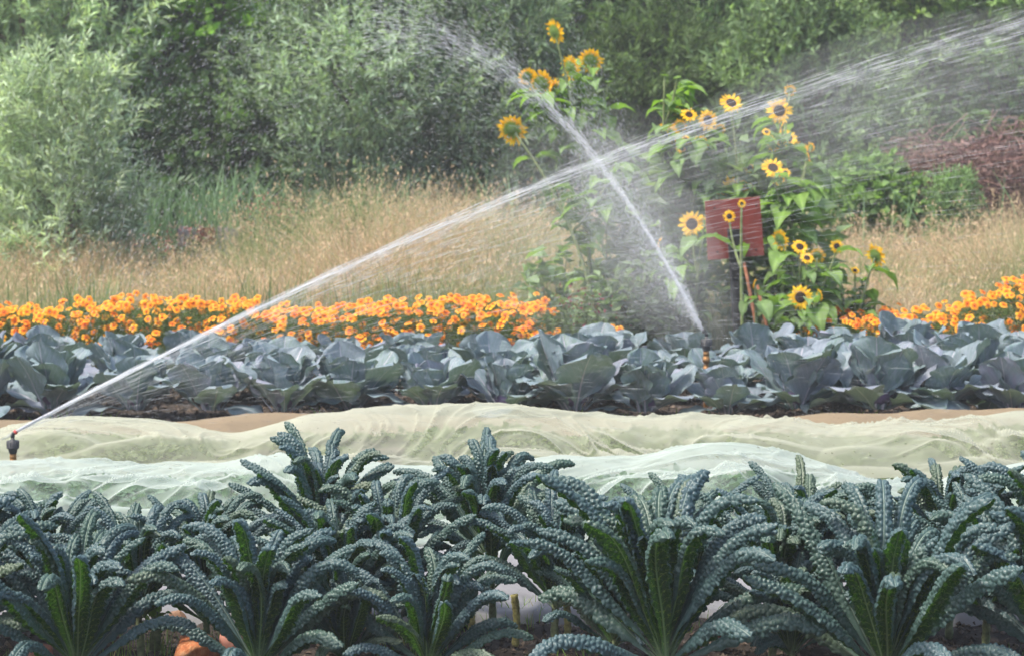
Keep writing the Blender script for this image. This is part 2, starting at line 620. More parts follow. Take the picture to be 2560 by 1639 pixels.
def cover(name, crest, yc, front, back, xr, colr, trn, seed, foldamp, flat_to=None, under=None, res=(.011, .010), hmul=1.0, thru=(.22, .62)):
    m, n = newmat(name)
    lw = n.nodes.new('ShaderNodeLayerWeight')
    lw.inputs[0].default_value = .5
    f = noise(n, 350, 2, .6)
    f3 = noise(n, 5, 4, .6)
    cc = mixrgb(n, f3, tuple(v * .90 for v in colr), colr)
    f4 = noise(n, 55, 1, .4)
    cc = mixrgb(n, ramp(n, f4, [(.74, 0.), (.77, .8)]), cc, (.20, .17, .12))
    f5 = noise(n, 34, 5, .65)
    f = M(n, 'MULTIPLY_ADD', f5, 5.0, f)
    dif = n.nodes.new('ShaderNodeBsdfDiffuse')
    n.links.new(cc, dif.inputs[0])
    n.links.new(bump(n, f, .35, .0022), dif.inputs['Normal'])
    tr = n.nodes.new('ShaderNodeBsdfTranslucent')
    n.links.new(cc, tr.inputs[0])
    body = mixsh(n, .48, dif.outputs[0], tr.outputs[0])
    tp = n.nodes.new('ShaderNodeBsdfTransparent')
    tp.inputs[0].default_value = (.97, .97, .97, 1)
    fac = M(n, 'MULTIPLY_ADD', M(n, 'POWER', M(n, 'SUBTRACT', 1.0, lw.outputs['Facing']), .9), thru[1] - .05, .05)
    surf(n, mixsh(n, fac, body, tp.outputs[0]))
    x = np.arange(-xr, xr, res[0])
    y0 = yc - (flat_to if flat_to else front) - .02
    y = np.arange(y0, yc + back, res[1])
    X, Y = np.meshgrid(x, y, indexing='ij')
    # px of the crest for each x
    pxs = CX + x / yc * F * 1.0
    H = np.array([P(a, b, yc).z for a, b in zip(pxs, interp(crest, pxs))]) * hmul
    # smooth the crest line
    ker = np.hanning(21); ker /= ker.sum()
    H = np.convolve(np.pad(H, 10, mode='edge'), ker, 'valid')
    warp = .18 * vnoise(X * 1.1, Y * 0 + seed, seed) + .06 * vnoise(X * 3, Y * 2, seed + 5)
    t = (Y - yc + warp * .5)
    prof = np.where(t < 0, ssmooth(1 + t / front) ** .9, ssmooth(1 - t / back) ** .8)
    Z = H[:, None] * prof
    rg = np.random.default_rng(seed)
    mz = Z * 0
    if foldamp > .02:
        for rowy, f0, f1, ry in ((yc - front * .42, .70, .92, .20), (yc - front * .80, .40, .66, .20), (yc + .02, .84, .98, .24)):
            xx = -xr
            while xx < xr:
                rx = rg.uniform(.30, .62); my = rowy + rg.uniform(-.07, .07); skew = rg.uniform(-.35, .35)
                hx = np.interp(xx, x, H)
                u2 = ((X - xx) / rx) ** 2 + ((Y - my - skew * (X - xx)) / ry) ** 2
                mz = np.maximum(mz, hx * rg.uniform(f0, f1) * np.exp(-u2 * .9))
                xx += rx * rg.uniform(.9, 1.5)
        dd_ = mz - Z
        Z = np.where(np.abs(dd_) < .03, (Z + mz) / 2 + dd_ ** 2 / .12 + .0075, np.maximum(Z, mz))
    # sweeping creases
    wx = X * 1.3 + .6 * vnoise(X * .7, Y * 1.3, seed + 2)
    sl = .35 * vnoise(X * .5, Y * .1, seed + 8)
    wy = (Y + sl * 1.8) * 4.2 + 2.2 * vnoise(X * 1.5, Y * 1.4, seed + 3)
    r1 = 1 - np.abs(vnoise(wx * 1.1, wy, seed + 4))
    r2 = 1 - np.abs(vnoise(wx * 2.3 + 9, wy * 1.7, seed + 6))
    r3 = 1 - np.abs(vnoise(wx * 2.0 + wy * .7, wy * 1.6 - X * 3.5, seed + 7))
    patch = np.clip(.55 + .8 * vnoise(X * 1.8, Y * 3, seed + 15), .1, 1)
    env = np.clip(prof * 2.2, 0, 1) * (.14 + .9 * np.clip(1.15 - prof, 0, 1)) * patch
    Z = Z + foldamp * env * ((r1 ** 6) * .95 + (r2 ** 10) * .45 + (r3 ** 10) * .55)
    Z = Z + .003 * fbm(X * 6, Y * 6, 3, seed + 11) * np.clip(prof * 2, .35, 1) + .012
    if flat_to:
        Z = Z + .035 * np.clip(fbm(X * 2.2, Y * 2.6, 3, seed + 12) + .2, 0, 1) * (t < 0)
        edge = .10 * vnoise(X * 2.1, Y * 0, seed + 13)
        Z = np.where(Y < y0 + .12 + edge, Z - (y0 + .12 + edge - Y) * .5, Z)
    me = mesh(name, np.stack([X, Y, Z], -1).reshape(-1, 3), grid_faces(len(x), len(y)), m)
    if under is not None:
        # leafy crop below the cloth
        nn = under[0] * 3
        ix = RNG.integers(2, len(x) - 2, nn)
        iy = RNG.integers(2, len(y) - 2, nn)
        clump = vnoise(x[ix] * 3.3, y[iy] * 4.1, seed + 20) * .5 + .5
        hh = np.maximum(Z[ix, iy] - .012, 0)
        keep = (hh > .05) & (clump > .25)
        ix, iy, hh, clump = ix[keep], iy[keep], hh[keep], clump[keep]
        frac = RNG.uniform(.35, .86, len(ix)) * (.6 + .4 * clump)
        Pp = np.stack([x[ix], y[iy], hh * frac * .82], -1)
        D = RNG.normal(size=Pp.shape); D[:, 2] = np.abs(D[:, 2]) * .25
        C = 1.5 * np.array(under[1]) * RNG.uniform(.88, 1.12, (len(Pp), 1))
        L = np.minimum(.06, hh * .4)
        V, Fq, C4 = leafcloud(Pp, D, L, L * .62, C, .05)
        return me, mesh('crop_leaves', V, Fq, MAT_UNDER, False, C4)
    return me


MAT_UNDER = leafmat('crop_foliage', .3, .6, .3)
k = .42578
white_crest = [(a * k, b * k) for a, b in [(-400, 1100), (0, 1103), (80, 1102), (200, 1108), (330, 1112), (480, 1105), (600, 1085), (700, 1078), (780, 1085), (930, 1098), (1200, 1098), (1260, 1085), (1330, 1080), (1500, 1085), (1600, 1065), (1680, 1052), (1760, 1055), (1850, 1075), (1950, 1105), (2100, 1140), (2200, 1150), (2290, 1135), (2360, 1100), (2405, 1090), (2700, 1080)]]
cream_crest = [(a * k, b * k) for a, b in [(-400, 1010), (0, 1010), (100, 986), (170, 982), (300, 988), (400, 1000), (520, 1030), (600, 1010), (720, 975), (850, 968), (1000, 960), (1200, 957), (1330, 975), (1400, 990), (1550, 993), (1800, 992), (1900, 1005), (1970, 1015), (2100, 1000), (2230, 1003), (2330, 985), (2405, 975), (2700, 975)]]
tan_crest = [(a * k, b * k) for a, b in [(-400, 1000), (0, 992), (60, 996), (300, 1000), (430, 993), (500, 983), (600, 977), (700, 980), (1370, 983), (1500, 985), (1700, 992), (1850, 985), (1960, 972), (2100, 975), (2200, 965), (2300, 972), (2405, 968), (2700, 970)]]
a, b = cover('white_fleece', white_crest, 9.75, .70, .5, 3.6, (.56, .64, .60), .3, 21, .088, 1.05, (30000, (.08, .14, .085)), thru=(.1, .92))
thing('fleece_cover', 'white frost fleece draped in folds over the crop just behind the kale', 'fleece', me=a)
tag(link('crop_leaves', b), 'green crop leaves growing under the white fleece', 'crop', kind='stuff')
a, b = cover('cream_fleece', cream_crest, 11.15, .78, .45, 4.0, (.575, .59, .485), .3, 42, .088, None, (30000, (.11, .145, .07)), thru=(.1, .92))
thing('fleece_cover', 'creamy yellow fleece draped over the middle crop row behind the white one', 'fleece', me=a)
tag(link('crop_leaves', b), 'green crop leaves growing under the cream fleece', 'crop', kind='stuff')
a = cover('tan_netting', tan_crest, 12.1, .42, .3, 4.3, (.40, .32, .22), .3, 63, .012, None, None, thru=(.1, .22))
thing('crop_netting', 'tan brown netting cover lying low in front of the red cabbages', 'netting', me=a)

x = np.arange(-3.2, 3.2, .03); y = np.arange(7.72, 8.95, .03)  # low uneven grey sheet over the ground between fleece and kale
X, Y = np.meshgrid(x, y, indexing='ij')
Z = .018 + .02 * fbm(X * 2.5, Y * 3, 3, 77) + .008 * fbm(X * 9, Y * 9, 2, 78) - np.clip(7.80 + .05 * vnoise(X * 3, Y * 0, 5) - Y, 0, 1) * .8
tag(link('grey_sheet', mesh('grey_sheet', np.stack([X, Y, Z], -1).reshape(-1, 3), grid_faces(len(x), len(y)), simple('ground_sheet', (.17, .17, .18), .8, .2, .18, 9, .004))), kind='structure')

# ------------------------------------------------------------------ cabbages
m, n = newmat('cabbage_leaf')
uvn = n.nodes.new('ShaderNodeUVMap')
sep = n.nodes.new('ShaderNodeSeparateXYZ'); n.links.new(uvn.outputs[0], sep.inputs[0])
oi = n.nodes.new('ShaderNodeObjectInfo')
geo = n.nodes.new('ShaderNodeNewGeometry')
au = M(n, 'ABSOLUTE', sep.outputs[0]); vv = sep.outputs[1]
nz = noise(n, 6, 4, .6, uvn.outputs[0])
rib = M(n, 'SUBTRACT', 1.0, M(n, 'DIVIDE', au, M(n, 'MULTIPLY_ADD', vv, -.032, .045)), clamp=True)
rib = M(n, 'MINIMUM', M(n, 'MULTIPLY', rib, 2.5), 1.0)
fr = M(n, 'FRACT', M(n, 'ADD', M(n, 'SUBTRACT', M(n, 'MULTIPLY', vv, 7.0), M(n, 'MULTIPLY', au, 5.0)), M(n, 'MULTIPLY', nz, .8)))
vein = M(n, 'SUBTRACT', 1.0, M(n, 'MULTIPLY', M(n, 'ABSOLUTE', M(n, 'SUBTRACT', fr, .5)), 14.0), clamp=True)
tint = ramp(n, oi.outputs['Random'], [(0, (.135, .215, .20)), (.35, (.155, .22, .25)), (.65, (.115, .185, .15)), (.85, (.18, .215, .265)), (1, (.23, .215, .29))])
tint2 = mixrgb(n, ramp(n, nz, [(.35, 0.), (.7, 1.)]), tint, (.21, .26, .31))
tint3 = mixrgb(n, M(n, 'MULTIPLY', vein, .55), tint2, (.34, .34, .44))
cc = mixrgb(n, M(n, 'MULTIPLY', rib, .95), tint3, (.46, .43, .52))
bp = bump(n, M(n, 'ADD', vein, M(n, 'MULTIPLY', nz, .6)), .35, .006)
p = principled(n, cc, .5, .4, bp)
t = n.nodes.new('ShaderNodeBsdfTranslucent')
t.inputs[0].default_value = (.13, .20, .10, 1)
surf(n, mixsh(n, .18, p, t.outputs[0]))
MAT_CAB = m


def cab_leaf(L, W, e0, droop, cup, seed):
    rng = np.random.default_rng(seed)
    ns, nu = 20, 19
    s = np.linspace(0, 1, ns)
    e = np.radians(e0) - np.radians(droop) * s ** 2
    ds = L / (ns - 1)
    x = np.concatenate([[0], np.cumsum(np.cos(e[1:]) * ds)])
    z = np.concatenate([[0], np.cumsum(np.sin(e[1:]) * ds)])
    Cn = np.stack([x, 0 * x + rng.uniform(-.1, .1) * s ** 2 * L, z], -1)
    Nn = np.stack([-np.sin(e), 0 * e, np.cos(e)], -1)
    S = np.tile(np.array([[0, 1., 0]]), (ns, 1))
    q = np.clip((s - .12) / .38, 0, 1)
    a = .014 + (W - .014) * q * q * (3 - 2 * q)
    tip = np.clip((1 - s) / .35, 0, 1)
    a = a * np.sqrt(np.clip(1 - (1 - tip) ** 2, .03, 1))
    u = np.linspace(-1, 1, nu)
    Sg, U = np.meshgrid(s, u, indexing='ij')
    aa = a[:, None] * (1 + .10 * np.sin(Sg * 22 + rng.uniform(0, 6) + 3 * (U > 0)) * np.abs(U) ** 4)
    th = cup
    Rr = aa / th
    lat = Rr * np.sin(U * th)
    dep = Rr * (1 - np.cos(U * th)) * np.sign(cup)
    wav = .012 * np.sin(Sg * 19 + rng.uniform(0, 6) + 2.5 * (U > 0)) * np.abs(U) ** 3 * (Sg > .25) + .010 * fbm(U * 2.2 + seed, Sg * 3.1, 3, seed) - .004 * np.exp(-(U * aa / .006) ** 2)
    V = Cn[:, None, :] + S[:, None, :] * lat[..., None] + Nn[:, None, :] * (dep + wav)[..., None]
    # curled rim
    rim = np.clip((np.abs(U) - .82) / .18, 0, 1) * (Sg > .3)
    V = V - Nn[:, None, :] * (rim * rng.uniform(.0, .018))[..., None]
    uv = np.stack([U * a[:, None] / W, Sg], -1).reshape(-1, 2)
    return mesh('leaf', V.reshape(-1, 3), grid_faces(ns, nu), MAT_CAB, True, None, uv)


CABL = {'in': [cab_leaf(random.uniform(.20, .25), random.uniform(.085, .105), random.uniform(70, 88), random.uniform(-35, 10), random.uniform(.6, 1.0), 300 + i) for i in range(5)],
        'mid': [cab_leaf(random.uniform(.29, .36), random.uniform(.105, .135), random.uniform(66, 83), random.uniform(-15, 40), random.uniform(.35, .75), 320 + i) for i in range(7)],
        'out': [cab_leaf(random.uniform(.30, .38), random.uniform(.11, .14), random.uniform(20, 58), random.uniform(0, 70), random.uniform(-.5, .6), 340 + i) for i in range(7)]}
cmb = MB()
hp = [(max(.001, .075 * math.sin(t)), .02 + .075 * (1 - math.cos(t))) for t in np.linspace(0, math.pi, 10)]
cmb.lathe(hp, 16)
CABHEAD = cmb.mesh('head', simple('cabbage_head', (.14, .10, .18), .45, .4, .4, 18, .006))
ORD = ['first', 'second', 'third', 'fourth', 'fifth', 'sixth', 'seventh', 'eighth', 'ninth', 'tenth', 'eleventh', 'twelfth', 'thirteenth', 'fourteenth', 'fifteenth', 'sixteenth', 'seventeenth', 'eighteenth', 'nineteenth', 'twentieth', 'twenty-first', 'twenty-second', 'twenty-third', 'twenty-fourth', 'twenty-fifth', 'twenty-sixth', 'twenty-seventh', 'twenty-eighth', 'twenty-ninth', 'thirtieth', 'thirty-first', 'thirty-second']


def make_cabbage(x, y, sc, label, seed):
    rnd = random.Random(seed)
    root = thing('cabbage', label, 'cabbage', (x, y, 0), 'red cabbages in the bed behind the covers')
    link('head', CABHEAD, root, (0, 0, .04 * sc), (0, 0, 0), sc)
    az = rnd.uniform(0, 6.28)
    for i, kd in enumerate(['in'] * 5 + ['mid'] * 10 + ['out'] * 8):
        az += 2.4 + rnd.uniform(-.3, .3)
        me = rnd.choice(CABL[kd])
        r = .02 + .002 * i
        link('leaf', me, root, (math.cos(az) * r, math.sin(az) * r, .05 * sc), (rnd.uniform(-.16, .16), rnd.uniform(-.16, .16), az), sc * rnd.uniform(.88, 1.12))


ROWS = [('front row of the cabbage bed', 12.66, 1.20, .43, -.05), ('middle row of the cabbage bed', 13.4, 1.14, .46, .18), ('back cabbage row against the flowers', 14.05, 1.06, .46, .02)]
for ri, (nm, yy, sc, stp, off) in enumerate(ROWS):
    i = 0
    x = -3.45 + off
    while x < 3.6:
        xx = x + random.uniform(-.05, .05)
        s2 = sc * random.uniform(.88, 1.1) * (.84 if xx / yy * F < 10 else 1.0)
        if abs(CX + xx / yy * F - 706) < 60 and ri < 2: s2 *= .70
        tone = random.choice(['grey-green', 'blue-green', 'purplish'])
        make_cabbage(xx, yy + random.uniform(-.06, .06), s2, f'leafy red cabbage, {ORD[i]} from the left in the {nm}', 900 + ri * 50 + i)
        x += stp; i += 1

# ------------------------------------------------------------------ marigolds
MAT_FINE = leafmat('fine_foliage', .3, .6, .3)
MAT_PETAL = leafmat('petals', .35, .6, .2, (1.2, 1.0, .8))
MAT_DARKC = simple('flower_disc', (.10, .03, .012), .8, .2, .5, 200)


def blossom(seed):
    rng = np.random.default_rng(seed)
    gf = [.95, .82, 1.1, .92, 1.0, .72][seed]
    mb = MB()
    np_ = 5 if seed % 3 else 6
    for i in range(np_):
        a = i * 2 * math.pi / np_ + rng.uniform(-.12, .12)
        Rm = rng.uniform(.9, 1.08)
        rs = np.array([.12, .4, .75, 1.0]) * Rm
        ws = np.array([.08, .26, .42, .26]) * 1.0
        zs = np.array([.02, .10, .08 + rng.uniform(-.1, .08), rng.uniform(-.16, .05)])
        V, C = [], []
        cs = [(.42, .045, .008), (.80, .20, .012), (.93, .44, .02), (.95, .52, .05)]
        for r_, w_, z_, c_ in zip(rs, ws, zs, cs):
            for q in (-1, 0, 1):
                V.append((r_ * math.cos(a) - q * w_ * math.sin(a), r_ * math.sin(a) + q * w_ * math.cos(a), z_ + (.05 if q == 0 else 0)))
                C.append((c_[0], c_[1] * gf, c_[2]))
        f = [(3 * r + q, 3 * r + q + 3, 3 * r + q + 4, 3 * r + q + 1) for r in range(3) for q in range(2)]
        mb.add(V, np.array(f), np.array(C))
    return mb.mesh('blossom', MAT_PETAL)


BL = [blossom(i) for i in range(6)]
cm = MB(); cm.lathe([(.26, .03), (.24, .16), (.12, .24), (.001, .25)], 9)
BLC = cm.mesh('flower_centre', simple('marigold_centre', (.42, .10, .01), .8, .2, .4, 200))


def fineplant(rx, h, n, seed, colr, L=.035):
    rng = np.random.default_rng(seed)
    th = rng.uniform(0, 2 * math.pi, n)
    zz = rng.uniform(0, 1, n) ** .8
    rr = rng.uniform(.2, 1, n) ** .5 * rx * np.sqrt(np.clip(1.05 - zz ** 3, 0, 1))
    Pp = np.stack([rr * np.cos(th), rr * np.sin(th), zz * h], -1)
    D = rng.normal(size=(n, 3)) * .8; D[:, 2] += .6
    C = np.array(colr) * rng.uniform(.55, 1.5, (n, 1))
    V, Fq, C4 = leafcloud(Pp, D, rng.uniform(.6, 1.4, n) * L, L * .28, C, .1)
    return mesh('foliage', V, Fq, MAT_FINE, False, C4)


MFOL = [fineplant(.20, 1.0, 1700, 50 + i, (.075, .125, .03)) for i in range(4)]


def make_marigold(x, y, h, label, seed, nb=17, group='orange marigold bushes along the bed'):
    rnd = random.Random(seed)
    root = thing('marigold', label, 'marigold', (x, y, 0), group)
    o = link('foliage', rnd.choice(MFOL), root, (0, 0, 0), (0, 0, rnd.uniform(0, 6)), (1, 1, h - .03))
    for i in range(nb):
        t = rnd.uniform(0, 1)
        a = rnd.uniform(-math.pi, math.pi) if i % 4 == 0 else rnd.uniform(-2.9, -.25)
        if i % 3 == 0:
            z = h * rnd.uniform(.92, 1.06); r = rnd.uniform(0, .17)
        else:
            z = h * (.30 + .66 * rnd.uniform(0, 1) ** .9); r = .20 * (1 - .25 * (z / h) ** 3)
        s = rnd.uniform(.023, .034)
        b = link('blossom', rnd.choice(BL), root, (r * math.cos(a), r * math.sin(a), z), (rnd.uniform(.25, 1.25), rnd.uniform(-.45, .45), rnd.uniform(-.5, .5)), s)
        link('flower_centre', BLC, b)


topL = [(-80, 302), (0, 302), (60, 304), (95, 296), (230, 294), (260, 302), (330, 304), (400, 297), (520, 296), (545, 305)]
topR = [(800, 318), (830, 314), (870, 308), (940, 309), (970, 298), (1000, 289), (1024, 276), (1100, 270)]
for side, tops, x0, x1 in (('left', topL, -90, 550), ('right', topR, 806, 1080)):
    for ri, yy in enumerate((14.75, 15.05, 15.35)):
        i = 0
        px = x0 + ri * 11
        while px < x1:
            d = yy + random.uniform(-.07, .07)
            c = P(px, interp(tops, px) + random.uniform(-3, 4) + (6 if ri == 0 else 0), d)
            nmr = ('front', 'middle', 'back')[ri]
            make_marigold(c.x, d, max(.25, c.z - .02), f'orange flowering marigold, {ORD[i % 32]} from the left in the {nmr} line of the {side} stretch', 2000 + ri * 100 + i + (500 if side == 'right' else 0), 21 if ri < 2 else 11)
            px += random.uniform(30, 36); i += 1
for i, (px, py, d) in enumerate([(612, 345, 14.7), (590, 350, 14.75)]):
    c = P(px, py - 18, d)
    make_marigold(c.x, d, c.z, ['lone small marigold clump between cabbages and weeds, left of the sprinkler jet', 'small marigold clump at the end of the left stretch, half hidden by cabbages'][i], 3100 + i, 6)

# ------------------------------------------------------------------ sprinklers
MAT_BLK = simple('black_plastic', (.03, .032, .036), .45, .5, .3, 60, .001)
MAT_RED = simple('red_plastic', (.55, .07, .06), .4, .5, .2, 60)
MAT_BRASS = simple('weathered_brass', (.33, .17, .06), .5, .5, .4, 40, .001, .55)


def sprinkler(px, py_top, d, sc, label, riser_h):
    top = P(px, py_top, d)
    root = thing('sprinkler', label, 'sprinkler', (top.x, d, 0), 'irrigation sprinklers')
    H = top.z
    s = sc
    # riser
    mb = MB()
    pr = [(.013, 0), (.013, H - .20 * s), (.018, H - .20 * s), (.018, H - .193 * s), (.013, H - .19 * s), (.0135, H - .165 * s), (.019, H - .163 * s), (.019, H - .14 * s), (.0155, H - .138 * s), (.0155, H - .123 * s), (.018, H - .121 * s), (.0155, H - .117 * s), (.0155, H - .105 * s)]
    mb.lathe([(a * s, b) for a, b in pr], 20)
    link('riser', mb.mesh('riser', MAT_BRASS), root)
    # body: ribbed housing
    mb = MB()
    pr = [(.001, -.108), (.015, -.108), (.019, -.10), (.022, -.085), (.022, -.082), (.029, -.081), (.030, -.076), (.028, -.074), (.0285, -.046), (.026, -.044), (.012, -.043), (.009, -.040), (.0085, -.030), (.001, -.030)]
    mb.lathe([(a * s, H + b * s) for a, b in pr], 28)
    for i in range(14):
        a = i * 2 * math.pi / 14
        ca, sa = math.cos(a), math.sin(a)
        mb.tube([((.0285) * s * ca, .0285 * s * sa, H - .073 * s), (.0285 * s * ca, .0285 * s * sa, H - .047 * s)], .0018 * s, 5)
    link('housing', mb.mesh('housing', MAT_BLK), root)
    sgn = 1 if sc == 1.0 else -1
    mb = MB()
    mb.tube([(0, 0, H - .034 * s), (-.001 * sgn * s, 0, H - .022 * s), (.004 * s * sgn, 0, H - .010 * s), (.012 * s * sgn, 0, H - .003 * s)], [.0085 * s, .0095 * s, .0095 * s, .008 * s], 12)
    mb.tube([(-.004 * s * sgn, 0, H - .028 * s), (.010 * s * sgn, 0, H - .024 * s)], [.004 * s, .003 * s], 8)
    el = link('nozzle_arm', mb.mesh('nozzle_arm', MAT_BLK), root)
    mb = MB()
    mb.tube([(.010 * s * sgn, 0, H - .006 * s), (.018 * s * sgn, 0, H - .001 * s)], [.0115 * s, .0115 * s], 14)
    mb.tube([(.018 * s * sgn, 0, H - .001 * s), (.0215 * s * sgn, 0, H + .001 * s)], [.006 * s, .0045 * s], 10)
    link('nozzle', mb.mesh('nozzle', MAT_RED if sc == 1.0 else MAT_BLK), root)
    return Vector((top.x + .02 * s * sgn, d, H))


SP1 = sprinkler(12.5, 430.5, 10.25, 1.0, 'black sprinkler head with red nozzle on a brass riser by the left edge', .2)
SP2 = sprinkler(706.5, 330, 13.0, 1.15, 'dark sprinkler head standing among the cabbage leaves', .2)

# ------------------------------------------------------------------ sign and stakes
m, n = newmat('red_board')
f = noise(n, 3, 5, .7)
f2 = noise(n, 40, 3, .6)
cc = ramp(n, M(n, 'ADD', M(n, 'MULTIPLY', f, .7), M(n, 'MULTIPLY', f2, .3)), [(.35, (.16, .028, .018)), (.6, (.26, .042, .028)), (.8, (.33, .09, .06))])
surf(n, principled(n, cc, .65, .35, bump(n, f2, .2, .002)))
MAT_SIGN = m
MAT_EDGE = simple('board_edge', (.42, .22, .15), .8, .2, .3, 30)
MAT_POST = simple('black_timber', (.018, .017, .019), .8, .3, .5, 14, .006)
MAT_STICK = simple('rusty_stake', (.30, .12, .06), .7, .3, .4, 30, .002)
dS = 14.9
c = P(739, 332, dS)
sign = thing('garden_sign', 'square red board on a black post in front of the sunflowers', 'sign', (c.x, dS, 0))
q = [P(x, y, dS) for x, y in ((705.5, 201.5), (761, 197), (765.5, 256), (708.5, 260.5))]
th = .022
V = [(v.x - c.x, .04 + (0.03 if i in (1, 2) else 0), v.z) for i, v in enumerate(q)] + [(v.x - c.x, .04 + th + (0.03 if i in (1, 2) else 0), v.z) for i, v in enumerate(q)]
me = mesh('board', V, [np.array([(0, 3, 2, 1), (4, 5, 6, 7), (0, 1, 5, 4), (1, 2, 6, 5), (2, 3, 7, 6), (3, 0, 4, 7)])], None, False, mats=[MAT_SIGN, MAT_EDGE], mi=[0, 0, 1, 1, 1, 1])
link('board', me, sign)
mb = MB()
t0, t1 = P(734, 229, dS), P(740.5, 345, dS)
w2 = .042
pa = np.array([(t0.x - c.x, 0, t0.z), (t1.x - c.x + .01, 0, -.05)])
V = []
for p_ in pa:
    for dx, dy in ((-w2, -w2), (w2, -w2), (w2, w2), (-w2, w2)):
        V.append((p_[0] + dx, p_[1] + dy, p_[2]))
mb.add(V, np.array([(0, 1, 2, 3), (0, 4, 5, 1), (1, 5, 6, 2), (2, 6, 7, 3), (3, 7, 4, 0)]))
link('post', mb.mesh('post', MAT_POST, False), sign)
mb = MB()
for bx, bz in ((715, 208), (757, 206), (718, 252), (757, 250)):
    v = P(bx, bz, dS)
    mb.tube([(v.x - c.x, .036, v.z), (v.x - c.x, .05, v.z)], .006, 8)
link('screws', mb.mesh('screws', MAT_POST), sign)
for i, (a, b, c2, d2, lab) in enumerate([(744, 262, 758, 345, 'rusty brown stake leaning beside the black sign post, nearer the post'), (757, 285, 769, 345, 'shorter rusty stake leaning right of the sign post')]):
    v0, v1 = P(a, b, 14.75), P(c2, d2, 14.7)
    mb = MB()
    e = v1 + (v1 - v0) * (v1.z / max(.01, (v0.z - v1.z)))
    pts = np.array([(v0.x - e.x, v0.y - e.y, v0.z), ((v0.x - e.x) * .5 + .008, 0, v0.z * .5), (0, 0, -.03)])
    mb.tube(pts, [.011, .0125, .0125], 8)
    thing('stake', lab, 'stake', (e.x, e.y, 0), 'rusty stakes by the sign', mb.mesh('stake', MAT_STICK))

# ------------------------------------------------------------------ sunflowers
MAT_SUNLEAF = leafmat('sunflower_foliage', .4, .6, .3, (1.5, 1.7, .5))
MAT_SSTEM = simple('sunflower_stem', (.18, .22, .09), .7, .3, .3, 30)


def sun_petals(seed):
    rng = np.random.default_rng(seed)
    mb = MB()
    for ring, (cnt, z0) in enumerate(((17, .0), (14, .06))):
        for i in range(cnt):
            a = i * 2 * math.pi / cnt + rng.uniform(-.12, .12) + ring * .2
            Lp = rng.uniform(.82, 1.08)
            rs = np.array([.34, .55, .8, 1.0]) * np.array([1, Lp, Lp, Lp])
            ws = np.array([.06, .11, .10, .012])
            zz = z0 + np.array([0, .06, .04, rng.uniform(-.22, .16)])
            tw = rng.uniform(-.4, .4)
            V, C = [], []
            for r_, w_, z_, t_ in zip(rs, ws, zz, (0, .3, .7, 1)):
                for q in (-1, 1):
                    V.append((r_ * math.cos(a) - q * w_ * math.sin(a), r_ * math.sin(a) + q * w_ * math.cos(a), z_ + q * tw * w_))
                    C.append((.95, .56 + .08 * t_, .02))
            mb.add(V, np.array([(2 * r, 2 * r + 2, 2 * r + 3, 2 * r + 1) for r in range(3)]), np.array(C))
    return mb.mesh('petals', MAT_PETAL)


SPET = [sun_petals(i) for i in range(5)]
mb = MB(); mb.lathe([(.44, .02), (.42, .13), (.30, .18), (.14, .15), (.001, .12)], 18)
SDISC = mb.mesh('disc', simple('sunflower_disc', (.035, .020, .014), .9, .2, .8, 60, .01))
rng = np.random.default_rng(5)
mb = MB(); mb.lathe([(.001, -.16), (.16, -.15), (.34, -.08), (.44, .0), (.44, .02)], 16, (.16, .27, .06))
for i in range(22):
    a = i * 2 * math.pi / 22 * 2.0 + .1 * i
    V = []
    for r_, w_, z_ in ((.30, .07, -.10), (.48, .06, -.06), (.68, .004, -.10)):
        for q in (-1, 1):
            V.append((r_ * math.cos(a) - q * w_ * math.sin(a), r_ * math.sin(a) + q * w_ * math.cos(a), z_))
    mb.add(V, np.array([(0, 2, 3, 1), (2, 4, 5, 3)]), (.20, .32, .07))
SBACK = mb.mesh('sepals', MAT_SUNLEAF)


def heart_leaf(seed, colr):
    rng = np.random.default_rng(seed)
    ns, nu = 9, 7
    s = np.linspace(0, 1, ns)
    a = .42 * np.array([.30, .62, .78, .80, .72, .56, .38, .19, .01])
    u = np.linspace(-1, 1, nu)
    Sg, U = np.meshgrid(s, u, indexing='ij')
    e = .35 - 1.5 * s
    x = np.concatenate([[0], np.cumsum(np.cos(e[1:]) / (ns - 1))]) + 0
    z = np.concatenate([[0], np.cumsum(np.sin(e[1:]) / (ns - 1))])
    back = -.13 * np.abs(U) * (Sg < .15)
    V = np.stack([x[:, None] + back, a[:, None] * U * .9, z[:, None] + np.abs(U) * a[:, None] * .35 + .03 * rng.normal(size=U.shape)], -1).reshape(-1, 3)
    C = np.array(colr) * rng.uniform(.85, 1.15)
    C = np.tile(C, (len(V), 1))
    C[(np.abs(U) < .1).ravel()] *= 1.35
    V[:, 0] += .25
    st = MB(); st.add(V, grid_faces(ns, nu), C)
    st.tube([(0, 0, -.06), (.14, 0, .0), (.27, 0, .0)], [.018, .014, .010], 5, (.16, .22, .08), cap=False)
    return st.mesh('leaf', MAT_SUNLEAF)


SLEAF = [heart_leaf(i, c_) for i, c_ in enumerate([(.13, .22, .06), (.16, .27, .065), (.12, .20, .07), (.15, .24, .09), (.18, .30, .07)])]


def bez(p0, p1, p2, n=10):
    t = np.linspace(0, 1, n)[:, None]
    return (1 - t) ** 2 * np.asarray(p0) + 2 * t * (1 - t) * np.asarray(p1) + t * t * np.asarray(p2)


